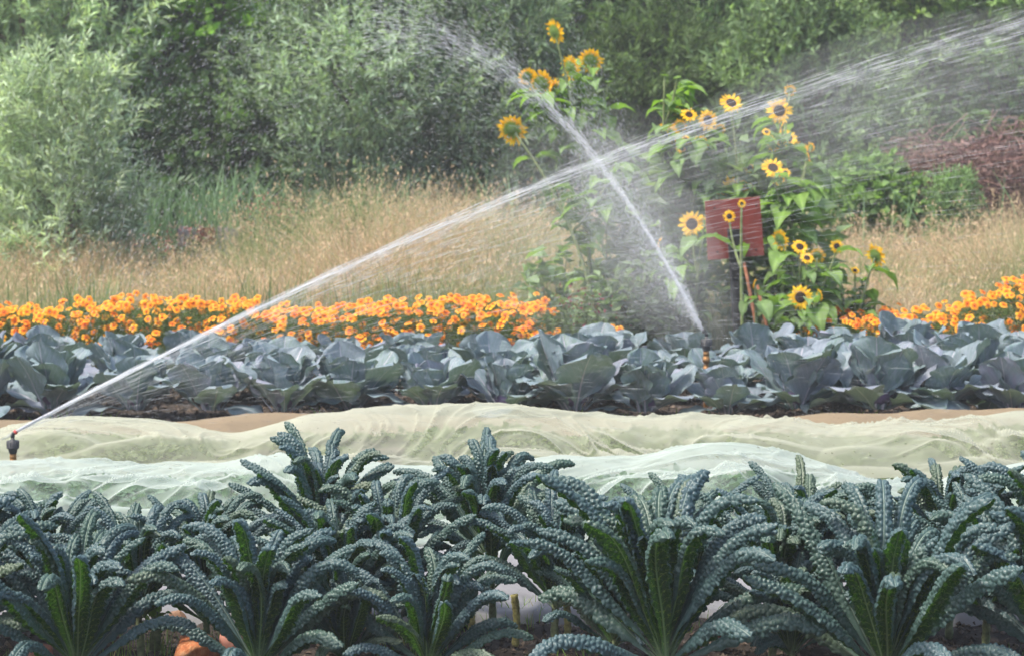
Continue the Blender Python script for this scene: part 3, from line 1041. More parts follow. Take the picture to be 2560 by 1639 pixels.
def sunflower(bpx, d, heads, nleaf, label, seed, stem_top=None, extra=()):
    """heads: (view x, view y, view radius, facing)"""
    rnd = random.Random(seed)
    b = P(bpx, 340, d)
    root = thing('sunflower', label, 'sunflower', (b.x, d, 0), 'sunflowers around the red sign')
    mb = MB()
    hp = []
    for hx, hy, hr, fc in heads:
        dd = d + rnd.uniform(-.12, .12)
        v = P(hx * k, hy * k, dd)
        hp.append((Vector((v.x - b.x, dd - d, v.z)), hr * k / (F / dd) , fc))
    for ex, ey in extra:
        v = P(ex * k, ey * k, d)
        hp.append((Vector((v.x - b.x, rnd.uniform(-.1, .1), v.z)), 0, 'bud'))
    zmax = max(h[0].z for h in hp)
    top = max(hp, key=lambda h: h[0].z)[0]
    main = bez((0, 0, 0), (rnd.uniform(-.05, .05), 0, zmax * .55), tuple(top), 16)
    mb.tube(main, np.linspace(.017, .007, 16), 7)
    stems = [main]
    for h, r, fc in hp:
        if (h - top).length < .01: continue
        # branch from main stem lower
        t = min(.92, max(.15, (h.z - .45 * abs(h.x - top.x) - .30) / max(zmax, .1)))
        i0 = int(t * 15)
        s0 = main[i0]
        ln = bez(s0, (h.x * .8 + s0[0] * .2, h.y, s0[2] + (h.z - s0[2]) * .45), tuple(h), 10)
        mb.tube(ln, np.linspace(.010, .006, 10), 6)
        stems.append(ln)
    link('stem', mb.mesh('stem', MAT_SSTEM), root)
    for h, r, fc in hp:
        if fc == 'bud':
            f_dir = Vector((rnd.uniform(-.3, .3), rnd.uniform(-.3, .3), 1))
            o = link('bud', SBACK, root, h, f_dir.to_track_quat('Z', 'Y').to_euler(), .05)
            continue
        D = {'front': Vector((rnd.uniform(-.2, .2), -1, .15)), 'back': Vector((rnd.uniform(-.25, .35), .9, .35)), 'right': Vector((1, rnd.uniform(-.1, .4), .2)), 'left': Vector((-1, .3, .3)), 'up': Vector((.1, .35, 1)), 'upf': Vector((.15, -.8, .7)), 'backr': Vector((.75, .6, .25))}[fc]
        qe = D.to_track_quat('Z', 'Y').to_euler()
        r *= {'front': .98, 'upf': 1.05}.get(fc, 1.22)
        hd = link('flower_head', rnd.choice(SPET), root, h, qe, r * 1.05)
        link('disc', SDISC, hd)
        link('sepals', SBACK, hd)
    for i in range(int(nleaf * (1.8 if d > 15.2 else 1.0))):
        stl = rnd.choice(stems)
        t = rnd.uniform(.12, .93)
        pnt = stl[int(t * (len(stl) - 1))]
        if pnt[2] < .25: pnt = stl[-3]
        az = rnd.uniform(0, 6.28)
        sz = rnd.uniform(.12, .26) * (1.15 - .35 * t)
        link('leaf', rnd.choice(SLEAF), root, tuple(pnt), (rnd.uniform(-.25, .25), rnd.uniform(-.5, .35), az), sz)
    return root


sunflower(590, 15.6, [(1303, 75, 25, 'backr'), (1388, 143, 25, 'back'), (1341, 160, 26, 'backr'), (1238, 180, 18, 'back'), (1272, 197, 28, 'back'), (1300, 214, 28, 'left')], 42, 'tallest sunflower plant, with five heads above the spray', 1, extra=[(1430, 190)])
sunflower(600, 15.4, [(1203, 305, 30, 'back')], 20, 'sunflower plant leaning left with a single head turned away', 2, extra=[(1460, 335)])
sunflower(662, 15.7, [], 16, 'tall budding sunflower plant without open flowers, between the two flowering clumps', 3, extra=[(1560, 175), (1590, 180)])
sunflower(700, 15.6, [(1618, 270, 19, 'upf'), (1662, 282, 25, 'front'), (1580, 315, 18, 'backr'), (1612, 330, 16, 'upf'), (1645, 338, 17, 'back'), (1625, 365, 17, 'right'), (1555, 300, 10, 'front'), (1592, 262, 12, 'backr'), (1690, 305, 13, 'back'), (1600, 350, 12, 'upf')], 40, 'sunflower plant with a cluster of small heads veiled by the crossing spray', 4)
sunflower(738, 15.5, [(1717, 243, 26, 'upf'), (1720, 448, 30, 'back'), (1597, 296, 15, 'back'), (1760, 395, 16, 'upf'), (1757, 440, 11, 'front')], 38, 'sunflower plant rising behind the red board', 5)
sunflower(770, 15.6, [(1830, 260, 31, 'front'), (1855, 213, 12, 'back'), (1850, 325, 24, 'upf'), (1815, 338, 18, 'backr'), (1838, 298, 13, 'left'), (1868, 345, 13, 'back'), (1800, 310, 11, 'upf')], 34, 'sunflower plant with the big dark-centred head facing the viewer at its top', 6)
sunflower(780, 15.3, [(1896, 363, 22, 'right'), (1815, 395, 26, 'upf'), (1830, 422, 17, 'backr'), (1845, 405, 12, 'upf'), (1905, 345, 10, 'backr')], 34, 'sunflower plant right of the board with a head seen edge-on', 7)
sunflower(745, 14.6, [(1742, 478, 10, 'front'), (1713, 508, 15, 'front')], 2, 'slender sunflower plant growing in front of the red board', 8)
sunflower(690, 15.25, [(1625, 526, 31, 'front'), (1655, 520, 11, 'right'), (1550, 570, 12, 'left')], 20, 'sunflower plant at the left edge of the board with a round head facing forward', 9)
sunflower(805, 15.0, [(1833, 562, 21, 'backr'), (1878, 580, 20, 'upf'), (1920, 600, 16, 'back'), (1895, 606, 16, 'upf'), (1965, 578, 17, 'front')], 34, 'low sunflower plant with a tight group of heads right of the board', 10)
sunflower(850, 15.1, [(2057, 600, 24, 'backr'), (2008, 635, 11, 'upf')], 16, 'sunflower plant furthest right, its head turned to the dry grass', 11)
sunflower(800, 14.7, [(1880, 698, 30, 'front'), (1925, 692, 12, 'right')], 16, 'short sunflower plant just above the cabbages with a lemon yellow head', 12)
sunflower(755, 14.65, [(1773, 665, 10, 'left')], 5, 'small wilted sunflower plant between the stakes', 13)

# ------------------------------------------------------------------ leafy weeds
def leafy_plant(name, label, cat, px, d, h, rx, n, colr, L, W, seed, group=None, tops=None, stems=14, mat=None):
    rng = np.random.default_rng(seed)
    b = P(px, 300, d)
    root = thing(name, label, cat, (b.x, d, 0), group)
    mb = MB(); ends = []
    for i in range(stems):
        a = rng.uniform(0, 6.28); r = rx * rng.uniform(.2, .95)
        hh = h * rng.uniform(.6, 1.0)
        pts = bez((r * .25 * math.cos(a), r * .25 * math.sin(a), 0), (r * .5 * math.cos(a), r * .5 * math.sin(a), hh * .6), (r * math.cos(a), r * math.sin(a), hh), 7)
        mb.tube(pts, np.linspace(.006, .003, 7), 4, cap=False)
        ends.append(pts)
    link('stem', mb.mesh('stem', MAT_SSTEM), root)
    E = np.array(ends)
    si = rng.integers(0, stems, n); ti = rng.uniform(.15, 1, n)
    f = ti * 6; i0 = np.minimum(f.astype(int), 5)
    Pp = E[si, i0] * (1 - (f - i0))[:, None] + E[si, i0 + 1] * (f - i0)[:, None] + rng.normal(size=(n, 3)) * rx * .12
    D = rng.normal(size=(n, 3)); D[:, 2] = D[:, 2] * .4 + .3
    C = np.array(colr) * rng.uniform(.6, 1.4, (n, 1)) * np.array([1, 1, 1])
    V, Fq, C4 = leafcloud(Pp, D, rng.uniform(.6, 1.3, n) * L, rng.uniform(.7, 1.2, n) * W, C)
    link('foliage', mesh('foliage', V, Fq, mat or MAT_FINE, False, C4), root)
    if tops:
        tn, tc_, ts = tops
        si = rng.integers(0, stems, tn)
        Pp = E[si, -1] + rng.normal(size=(tn, 3)) * (.05, .05, .06)
        D = rng.normal(size=(tn, 3)); D[:, 2] += .5
        V, Fq, C4 = leafcloud(Pp, D, ts, ts * .6, np.array(tc_) * rng.uniform(.7, 1.3, (tn, 1)))
        link('flower', mesh('flower', V, Fq, MAT_PETAL, False, C4), root)
    return root


leafy_plant('dahlia_bush', 'bushy green plant with dark red blooms left of the sprinkler jet', 'dahlia', 588, 15.2, .48, .34, 650, (.12, .18, .08), .06, .03, 71, tops=(110, (.22, .02, .04), .03))
leafy_plant('weed', 'broad-leaved weed right behind the dark red blooms', 'weed', 640, 15.3, .75, .42, 1100, (.13, .19, .09), .10, .06, 72)
leafy_plant('weed', 'broad-leaved weed at the foot of the budding sunflower', 'weed', 676, 15.6, .95, .40, 1000, (.13, .19, .09), .11, .065, 73)
leafy_plant('weed', 'leafy weed between the sign post and the lemon yellow sunflower', 'weed', 785, 15.5, .55, .38, 1000, (.09, .16, .045), .08, .04, 75)
leafy_plant('weed', 'leafy weed where the right-hand marigolds begin', 'weed', 832, 15.45, .5, .35, 900, (.09, .15, .05), .07, .035, 76)
for i_, (px_, h_, lab_) in enumerate([(556, .8, 'leafy flowerless stem cluster at the left end of the sunflowers'), (608, 1.1, 'leafy flowerless sunflower regrowth directly under the tallest sunflower'), (640, 1.5, 'leafy green stand between the tallest sunflower and the jet'), (684, 1.6, 'tall leafy stand above the jet, left of the red board'), (742, 1.6, 'tall leafy stand right behind the red board'), (800, 1.15, 'leafy stand right of the red board')]):
    leafy_plant('sunflower_foliage', lab_, 'leafy plant', px_, 15.75, h_, .28, (90 if px_ < 620 else 300), (.20, .28, .15), .17, .11, 500 + i_, stems=9, mat=MAT_SUNLEAF)
leafy_plant('weed', 'tall green weed patch in the dry grass above the marigolds', 'weed', 345, 18.2, 1.05, .5, 1500, (.11, .17, .07), .06, .022, 77, tops=(90, (.4, .36, .2), .02))
leafy_plant('weed', 'pinkish flowering weed left in the dry grass behind the slatted crate', 'weed', 285, 18.6, .98, .45, 900, (.10, .14, .06), .05, .018, 78, tops=(260, (.42, .20, .17), .025))
leafy_plant('weed', 'pink-tipped weed between the young willow and the crate', 'weed', 165, 18.4, .72, .4, 800, (.10, .14, .06), .05, .018, 79, tops=(200, (.40, .17, .16), .025))
leafy_plant('weed', 'pale tall weed spike in front of the big grey willow', 'weed', 466, 19, 1.05, .22, 500, (.16, .2, .1), .05, .018, 80)

# ------------------------------------------------------------------ grasses
def grass(name, xr, yr, nb, h, hv, colrs, wts, width, seed, top=0.0, patchc=None, topc=(.62, .48, .32), kind='stuff', label=None, cat='grass', lean=.25, dens=None, zf=None, bend=.6):
    rng = np.random.default_rng(seed)
    x = rng.uniform(*xr, nb); y = rng.uniform(*yr, nb)
    if dens is not None:
        kp = rng.uniform(0, 1, nb) < dens(x, y)
        x, y = x[kp], y[kp]
    nb = len(x)
    if nb == 0: return
    hh = h * (1 + hv * (rng.uniform(-1, 1, nb) * .6 + .7 * vnoise(x * 1.7, y * 1.7, seed))) * (zf(x, y) if zf else 1)
    a = rng.uniform(0, 6.28, nb); ln = rng.uniform(.0, lean, nb) * hh
    dx, dy = np.cos(a) * ln, np.sin(a) * ln
    fa = rng.uniform(0, 6.28, nb)
    sx, sy = np.cos(fa) * width / 2, np.sin(fa) * width / 2
    ts = np.array([0, .4, .75, 1.0]); ww = np.array([1, .9, .6, .1])
    V = np.zeros((nb, 8, 3))
    for i, (t, w_) in enumerate(zip(ts, ww)):
        for j, q in enumerate((-1, 1)):
            V[:, 2 * i + j, 0] = x + dx * t ** 2 * (1 + bend) + q * sx * w_
            V[:, 2 * i + j, 1] = y + dy * t ** 2 * (1 + bend) + q * sy * w_
            V[:, 2 * i + j, 2] = hh * (t - bend * .35 * t ** 3 * (ln / hh)) - .02
    b = np.arange(nb)[:, None] * 8
    Fq = np.concatenate([b + np.array([[2 * i, 2 * i + 2, 2 * i + 3, 2 * i + 1]]) for i in range(3)], 0)
    ci = rng.choice(len(colrs), nb, p=wts)
    C = np.array(colrs)[ci] * rng.uniform(.7, 1.3, (nb, 1))
    if patchc is not None:
        pf = np.clip(fbm(x * 1.1, y * .9, 3, 91) * 4 + .3, 0, .9)[:, None]
        C = C * (1 - pf) + np.array(patchc) * pf * rng.uniform(.7, 1.3, (nb, 1))
    VV, FF, CC = [V.reshape(-1, 3)], [Fq], [np.repeat(C, 8, 0)]
    if top > 0:
        sel = np.where(rng.uniform(0, 1, nb) < top)[0]
        K = 5
        si = np.repeat(sel, K)
        tt = rng.uniform(.78, 1.05, len(si))
        Pp = np.stack([x[si] + dx[si] * tt ** 2 * (1 + bend), y[si] + dy[si] * tt ** 2 * (1 + bend), hh[si] * tt * .98], -1)
        D = rng.normal(size=(len(si), 3)) * .5; D[:, 2] += 1
        v, f, c4 = leafcloud(Pp, D, rng.uniform(.02, .05, len(si)), .010, np.array(topc) * rng.uniform(.7, 1.3, (len(si), 1)))
        FF.append(f + len(VV[0])); VV.append(v); CC.append(c4)
    me = mesh(name, np.concatenate(VV), np.concatenate(FF), MAT_GRASS, False, np.concatenate(CC))
    o = link(name, me)
    tag(o, label, cat, kind=kind)
    return o


MAT_GRASS = leafmat('grass_blades', .35, .7, .2, (1.1, 1.05, .9))
DRY = [(.60, .48, .31), (.50, .40, .26), (.33, .40, .18), (.46, .30, .23), (.70, .60, .43)]
def zf_dry(x, y):
    px = CX + x / y * F
    tops = [(-200, .70), (0, .70), (120, .66), (175, .66), (225, .64), (262, .98), (330, 1.14), (430, 1.12), (520, 1.04), (600, .9), (800, .85), (840, .80), (900, .72), (960, .80), (1024, .95), (1200, 1.0)]
    return interp(tops, px) * (.55 + .45 * np.clip((y - 15.8) / 2.5, 0, 1))
grass('dry_meadow_grass', (-5.5, 5.5), (15.9, 19.6), 105000, .84, .42, DRY, [.3, .25, .17, .14, .14], .0048, 5, .11, patchc=(.24, .33, .13), lean=.6, dens=lambda x, y: np.clip(.62 + .8 * vnoise(x * 2.6, y * 2.2, 71), .25, 1), label='tall dry tan meadow grass behind the flower bed', zf=zf_dry)
grass('green_undergrowth', (-5.2, 5.2), (15.6, 19.5), 16000, .50, .45, [(.16, .24, .09), (.22, .30, .13)], [.6, .4], .010, 6, 0, dens=lambda x, y: np.clip(vnoise(x * 1.6, y * 1.2, 44) * 1.6, .04, 1), label='green weeds and grass growing low among the dry meadow grass')
def reed_d(x, y):
    px = CX + x / y * F
    return np.where((px > -80) & (px < 245), 1.0, .10)
grass('reeds', (-6, 6), (19.7, 20.8), 3400, 1.12, .2, [(.15, .26, .12), (.20, .32, .17)], [.6, .4], .026, 7, 0, label='green sword-leaved reeds along the edge of the trees', cat='reeds', dens=reed_d, lean=.35)
grass('bed_grass', (-2.3, 2.3), (6.9, 7.95), 5200, .07, .5, [(.14, .24, .05), (.20, .30, .08), (.3, .27, .12)], [.5, .35, .15], .0035, 8, 0, label='short green grass along the edge of the kale bed', dens=lambda x, y: np.clip(vnoise(x * 3, y * 3, 4) * 1.6 + (y > 7.6) * .5, 0, 1), lean=.6)
grass('cabbage_bed_weeds', (-3.5, 3.5), (12.35, 12.9), 500, .06, .5, [(.2, .32, .06)], [1.0], .012, 9, 0, label='small bright green seedlings in front of the cabbages', dens=lambda x, y: np.clip(vnoise(x * 2, y * 2, 14) * 2, 0, 1), lean=.8)

# ------------------------------------------------------------------ trees
MAT_TREE = leafmat('tree_foliage', .35, .6, .25, (1.2, 1.35, .6))
MAT_BARK = simple('bark', (.14, .115, .085), .9, .2, .45, 12, .02)


def tree(name, label, cat, px, d, h, rx, ry, colrs, nshoot, nleaf, L, W, seed, z0=.15, top_bias=1.0, updir=.9, shoot=(.35, .8), group=None, open_=.0, trunk_r=.07, shape=1.0):
    rng = np.random.default_rng(seed)
    b = P(px, 300, d)
    root = thing(name, label, cat, (b.x, d, 0), group)
    # trunk and limbs
    mb = MB()
    tp = bez((0, 0, -.1), (rng.uniform(-.2, .2), rng.uniform(-.2, .2), h * .5), (rng.uniform(-.3, .3), rng.uniform(-.3, .3), h * .92), 10)
    mb.tube(tp, np.linspace(trunk_r, .012, 10), 8)
    link('trunk', mb.mesh('trunk', MAT_BARK), root)
    mb = MB()
    for i in range(26):
        t = rng.uniform(.05, .85); p0 = tp[int(t * 9)]
        a = rng.uniform(0, 6.28)
        z1 = min(h * .97, p0[2] + rng.uniform(.2, .5) * h * .6)
        q = (z1 / h)
        rr = math.sqrt(max(.05, 1 - (2 * q - .75) ** 2 * .8)) * .85
        mb.tube(bez(p0, (p0[0] + rx * rr * .5 * math.cos(a), p0[1] + ry * rr * .5 * math.sin(a), (p0[2] + z1) / 2 - .05), (rx * rr * math.cos(a), ry * rr * math.sin(a), z1), 7), np.linspace(trunk_r * .4, .006, 7), 5, cap=False)
    link('branches', mb.mesh('branches', MAT_BARK), root)
    # shoots carrying leaves
    n = nshoot
    a = rng.uniform(0, 2 * math.pi, n)
    z = z0 + (h - z0) * rng.uniform(0, 1, n) ** top_bias
    q = z / h
    prof = np.sqrt(np.clip(1 - np.abs(2 * q * shape - .8) ** 2.4 * .75, .04, 1)) * (1 - np.clip(q - .75, 0, 1) * 1.5)
    lump = 1 + .38 * vnoise(a * 1.9, z * 1.5, seed) + .22 * vnoise(a * 5, z * 3.5, seed + 1)
    rad = rng.uniform(0, 1, n) ** .45 * prof * lump
    base = np.stack([rad * rx * np.cos(a), rad * ry * np.sin(a), z], -1)
    gap = vnoise(base[:, 0] * 2.1 + seed, base[:, 2] * 2.1 + base[:, 1], seed + 2)
    kp = gap > -1 + open_ * 1.4
    base, a = base[kp], a[kp]; n = len(base)
    D = np.stack([np.cos(a) * .6, np.sin(a) * .6, np.full(n, updir)], -1) + rng.normal(size=(n, 3)) * .4
    D = unit(D)
    sl_ = rng.uniform(*shoot, n)
    tone = (.5 * vnoise(base[:, 0] * 1.3, base[:, 2] * 1.3 + base[:, 1], seed + 3) + .5 + rng.normal(size=n) * .2).clip(0, 1)
    c0, c1 = np.array(colrs[0]), np.array(colrs[1])
    Cs = c0 * (1 - tone[:, None]) + c1 * tone[:, None]
    ii = np.repeat(np.arange(n), nleaf)
    t = np.tile(np.linspace(.08, 1, nleaf), n) + rng.uniform(-.03, .03, n * nleaf)
    sag = D[ii] * (t * sl_[ii])[:, None]
    sag[:, 2] -= .12 * sl_[ii] * t ** 2
    Pp = base[ii] + sag + rng.normal(size=(len(ii), 3)) * .012
    Pd = unit(rng.normal(size=(len(ii), 3)))
    Dl = unit(D[ii] * .75 + Pd * .75)
    C = Cs[ii] * rng.uniform(.55, 1.45, (len(ii), 1)) * 1.75
    ok = Pp[:, 2] > .03
    V, Fq, C4 = leafcloud(Pp[ok], Dl[ok], rng.uniform(.7, 1.25, ok.sum()) * L * 1.35, rng.uniform(.8, 1.2, ok.sum()) * W * 1.7, C[ok])
    link('crown', mesh('crown', V, Fq, MAT_TREE, False, C4), root)
    return root


WSIL = ((.10, .145, .085), (.31, .38, .26))
WGRY = ((.07, .10, .07), (.20, .26, .18))
GDRK = ((.035, .07, .02), (.11, .19, .045))
GMID = ((.06, .12, .03), (.17, .27, .07))
G2 = 'trees and tall bushes behind the meadow'
tree('willow_tree', 'silvery willow filling the upper left corner', 'willow', 20, 23.0, 4.4, 1.25, 1.1, WSIL, 2000, 22, .10, .018, 201, group=G2, trunk_r=.09, open_=.28)
tree('young_willow', 'young silver-leaved willow bush standing in the dry grass at left', 'willow', 72, 18.7, 1.98, .60, .5, ((.15, .19, .14), (.33, .38, .29)), 760, 22, .075, .013, 202, z0=.1, shoot=(.25, .55), group=G2, trunk_r=.03, shape=.85, open_=.36)
tree('willow_tree', 'dark grey-green willow behind the young one', 'willow', 160, 24.6, 4.6, .85, .9, ((.035, .055, .035), (.10, .14, .08)), 1300, 20, .10, .016, 203, group=G2, open_=.2)
tree('broadleaf_tree', 'bright green broadleaf tree with dark gaps, left of the grey willow', 'tree', 228, 24.0, 5.0, 1.15, .9, ((.04, .09, .012), (.17, .31, .04)), 1500, 15, .085, .055, 204, group=G2, open_=.32, updir=.3)
tree('broadleaf_bush', 'dark broadleaf bush low behind the reeds', 'bush', 230, 22.9, 1.75, .95, .6, ((.022, .042, .016), (.07, .12, .04)), 1000, 15, .075, .045, 205, group=G2, open_=.3, updir=.3)
tree('willow_bush', 'broad grey willow bush left of centre behind the falling droplets', 'willow', 368, 22.8, 3.1, 1.05, .9, WGRY, 1800, 20, .085, .016, 206, group=G2)
tree('willow_bush', 'grey-green willow bush at centre left of the tallest sunflower', 'willow', 468, 23.2, 3.0, 1.05, .9, ((.08, .12, .075), (.18, .23, .14)), 1700, 20, .10, .015, 207, group=G2)
tree('willow_tree', 'tall green willow rising at top centre', 'willow', 470, 26.2, 5.2, 1.5, 1.2, GMID, 1900, 20, .12, .020, 208, group=G2, open_=.15)
tree('willow_tree', 'green willow behind the tallest sunflower', 'willow', 610, 25.6, 5.0, 1.3, 1.1, ((.05, .09, .035), (.14, .22, .08)), 1900, 20, .12, .020, 209, group=G2)
tree('willow_bush', 'dark green bush behind the budding sunflower', 'bush', 650, 23.6, 2.4, 1.0, .8, ((.03, .05, .02), (.085, .13, .05)), 1300, 20, .09, .016, 210, group=G2)
tree('willow_tree', 'pale green willow above the crossing jets', 'willow', 745, 26.0, 5.2, 1.4, 1.2, ((.11, .18, .07), (.27, .37, .17)), 2000, 20, .11, .022, 211, group=G2)
tree('willow_bush', 'grey-green bush behind the big forward-facing sunflower', 'bush', 800, 23.4, 2.6, 1.1, .9, ((.055, .09, .045), (.14, .20, .09)), 1600, 18, .08, .022, 212, group=G2)
tree('broadleaf_tree', 'mid green tree at upper right beneath the widening spray', 'tree', 890, 25.2, 4.8, 1.4, 1.1, ((.055, .095, .035), (.16, .23, .08)), 1700, 17, .075, .034, 213, group=G2, updir=.4)
tree('broadleaf_tree', 'green tree in the upper right corner', 'tree', 1010, 24.8, 4.8, 1.3, 1.1, ((.055, .10, .035), (.17, .25, .09)), 1700, 17, .085, .038, 214, group=G2, updir=.4)
tree('hop_bush', 'fresh green climbing bush beside the brown brush heap', 'bush', 868, 20.6, 1.15, .50, .45, ((.045, .085, .03), (.12, .19, .06)), 700, 16, .06, .045, 215, z0=.05, shoot=(.12, .3), updir=.5, trunk_r=.02, group=G2)
tree('feathery_bush', 'small feathery light green bush in front of the brown brush heap', 'bush', 952, 20.0, 1.0, .15, .15, ((.08, .13, .06), (.15, .22, .10)), 380, 22, .05, .010, 216, z0=.05, shoot=(.15, .32), updir=1.3, trunk_r=.015, group=G2, shape=.7)
tree('willow_tree', 'willow beyond the left edge of the picture', 'willow', -130, 23.5, 4.6, 1.3, 1.1, WSIL, 1200, 18, .11, .02, 217, group=G2)
tree('broadleaf_tree', 'tree beyond the right edge of the picture', 'tree', 1150, 24.5, 4.8, 1.3, 1.1, GMID, 1000, 16, .09, .04, 218, group=G2, updir=.4)
for i, (px, lab) in enumerate([(-60, 'far dark tree behind the corner willow'), (110, 'far dark tree glimpsed between the two left willows'), (290, 'far tree behind the bright green broadleaf'), (420, 'far tree behind the grey willow bushes'), (560, 'far tree behind the tallest sunflower'), (690, 'far tree behind the budding sunflower'), (830, 'far tree behind the upper right trees'), (960, 'far tree behind the top right corner'), (1090, 'far dark tree past the right edge')]):
    tree('woodland_tree', lab, 'tree', px, 30.5 + (i % 3) * 1.2, 3.5 + (i % 3) * .35, 1.75, 1.0, GDRK if i % 2 else ((.045, .08, .035), (.11, .17, .07)), 1050, 15, .15, .07, 240 + i, group='woodland trees behind', updir=.3, trunk_r=.12, open_=.42)

# brown brush heap
def brush():
    rng = np.random.default_rng(77)
    b = P(985, 300, 20.9)
    mb = MB()
    n = 5500
    for i in range(n):
        a = rng.uniform(0, 6.28); r = math.sqrt(rng.uniform(0, 1))
        x, y = r * 1.15 * math.cos(a), r * .6 * math.sin(a)
        H = 1.56 * (1 - (x / 1.4) ** 2 * .40) * (1 - (y / .9) ** 2 * .5) * (1 + .1 * math.sin(x * 7))
        z = H * rng.uniform(0.02, 1)
        D = rng.normal(size=3); D[2] *= .45; D /= np.linalg.norm(D)
        L = rng.uniform(.12, .38)
        p0 = np.array([x, y, z]); c_ = np.array((.27, .18, .155)) * rng.uniform(.5, 1.7) * np.array([1, rng.uniform(.85, 1.1), rng.uniform(.85, 1.15)])
        p1 = p0 + D * L * .5 + rng.normal(size=3) * .03
        mb.tube(np.array([p0, p1, p0 + D * L]), rng.uniform(.002, .0045), 3, c_, cap=False)
    root = thing('brush_heap', 'heap of dead purplish brown brushwood at the right edge', 'brushwood', (b.x, 20.9, 0))
    me = mb.mesh('twigs', MAT_GRASS, False)
    o = link('twigs', me, root)
    n = 16000
    a = rng.uniform(0, 6.28, n); r = np.sqrt(rng.uniform(0, 1, n))
    x, y = r * 1.1 * np.cos(a), r * .55 * np.sin(a)
    H = 1.48 * (1 - (x / 1.4) ** 2 * .40) * (1 - (y / .9) ** 2 * .5)
    Pp = np.stack([x, y, H * rng.uniform(0, 1, n)], -1)
    V, Fq, C4 = leafcloud(Pp, rng.normal(size=(n, 3)), .07, .025, np.array((.24, .155, .14)) * rng.uniform(.4, 1.7, (n, 1)))
    link('dead_leaves', mesh('dead_leaves', V, Fq, MAT_GRASS, False, C4), root)
brush()

# slatted crate behind the grass
c = P(205, 300, 19.3)
cr = thing('slatted_crate', 'weathered grey slatted crate with a reddish board, half hidden in the dry grass', 'crate', (c.x, 19.3, 0))
z1 = P(205, 226, 19.3).z
mbs = MB(); mbr = MB()
MAT_GREY = simple('weathered_wood', (.30, .26, .25), .85, .2, .4, 20, .003)
MAT_REDW = simple('reddish_wood', (.22, .075, .055), .85, .2, .4, 20, .003)
for i in range(9):
    x0 = -.21 + i * .055
    link('slat', (lambda q: (q.box(x0, x0 + .042, -.02, .0, 0, z1 - (i % 3) * .012), q.mesh('slat', MAT_GREY, False))[1])(MB()), cr)
q = MB(); q.box(-.05, .10, -.045, -.022, z1 - .16, z1 - .01); link('board', q.mesh('board', MAT_REDW, False), cr)
q = MB(); q.box(-.24, .30, .002, .04, z1 - .34, z1 - .28); q.box(-.24, .30, .002, .04, .1, .16); q.box(-.24, -.20, .042, .5, 0, z1 - .03); q.box(.26, .30, .042, .5, 0, z1 - .03)
link('frame', q.mesh('frame', MAT_GREY, False), cr)

# ------------------------------------------------------------------ rocks, seedling, stalks in the kale bed
m, n = newmat('orange_rock')
f = noise(n, 22, 8, .7)
f2 = noise(n, 90, 4, .6)
cc = ramp(n, f, [(.3, (.16, .035, .015)), (.5, (.48, .16, .06)), (.62, (.60, .30, .15)), (.8, (.42, .12, .05))])
surf(n, principled(n, cc, .75, .35, bump(n, M(n, 'ADD', f, M(n, 'MULTIPLY', f2, .5)), .9, .008)))
MAT_ROCK = m
MAT_ROCK2 = simple('pink_rock', (.38, .17, .13), .8, .3, .35, 30, .006)
MAT_ROCK3 = simple('brown_rock', (.24, .14, .09), .8, .3, .4, 30, .006)


def rock(px, py, d, sx, sy, sz, mat, label, seed):
    rng = np.random.default_rng(seed)
    nt_, nl = 26, 18
    a = np.linspace(0, 2 * math.pi, nt_, endpoint=False); b = np.linspace(-math.pi / 2, math.pi / 2, nl)
    A, B = np.meshgrid(a, b, indexing='ij')
    x, y, z = np.cos(A) * np.cos(B), np.sin(A) * np.cos(B), np.sin(B)
    # facet by clamping against random planes
    Q = np.stack([x, y, z], -1).reshape(-1, 3)
    for i in range(11):
        nn = unit(rng.normal(size=3)); dd = rng.uniform(.62, .9)
        ov = np.clip(Q @ nn - dd, 0, None)
        Q = Q - ov[:, None] * nn
    Q = Q * (1 + .05 * vnoise(Q[:, 0] * 3 + seed, Q[:, 1] * 3 + Q[:, 2] * 3, seed)[:, None])
    Q = Q * np.array([sx, sy, sz])
    i = np.arange(nt_)[:, None]; j = np.arange(nl - 1)[None, :]
    i2 = (i + 1) % nt_
    Fq = np.stack([i * nl + j, i2 * nl + j, i2 * nl + j + 1, i * nl + j + 1], -1).reshape(-1, 4)
    c = P(px, py, d)
    thing('rock', label, 'rock', (c.x, d, max(c.z, sz * .2)), 'rocks in the kale bed', mesh('rock', Q, Fq, mat), rot=(0, 0, rng.uniform(0, 3)))


rock(192, 655, 7.05, .135, .09, .075, MAT_ROCK, 'large rounded orange rock at the bottom, under the second front kale', 1)
rock(236, 642, 7.0, .05, .06, .07, MAT_ROCK2, 'pinkish rock slab beside the large orange rock', 2)
rock(342, 634, 7.35, .05, .04, .022, MAT_ROCK, 'small orange stone left of the bare kale stalk', 3)
rock(331, 640, 7.3, .022, .02, .018, MAT_ROCK3, 'tiny brown pebble beside the small orange stone', 4)
rock(40, 652, 7.1, .06, .05, .03, MAT_ROCK2, 'pale pink stone in the lower left corner', 5)
rock(178, 620, 7.7, .045, .02, .04, MAT_ROCK3, 'brown brick fragment behind the bolting seedling', 6)
rock(715, 632, 7.3, .05, .03, .025, MAT_ROCK2, 'reddish stone below the kale between the two largest plants', 7)
rock(985, 600, 7.7, .05, .03, .03, MAT_ROCK3, 'brown stone at the right among kale stalks', 8)
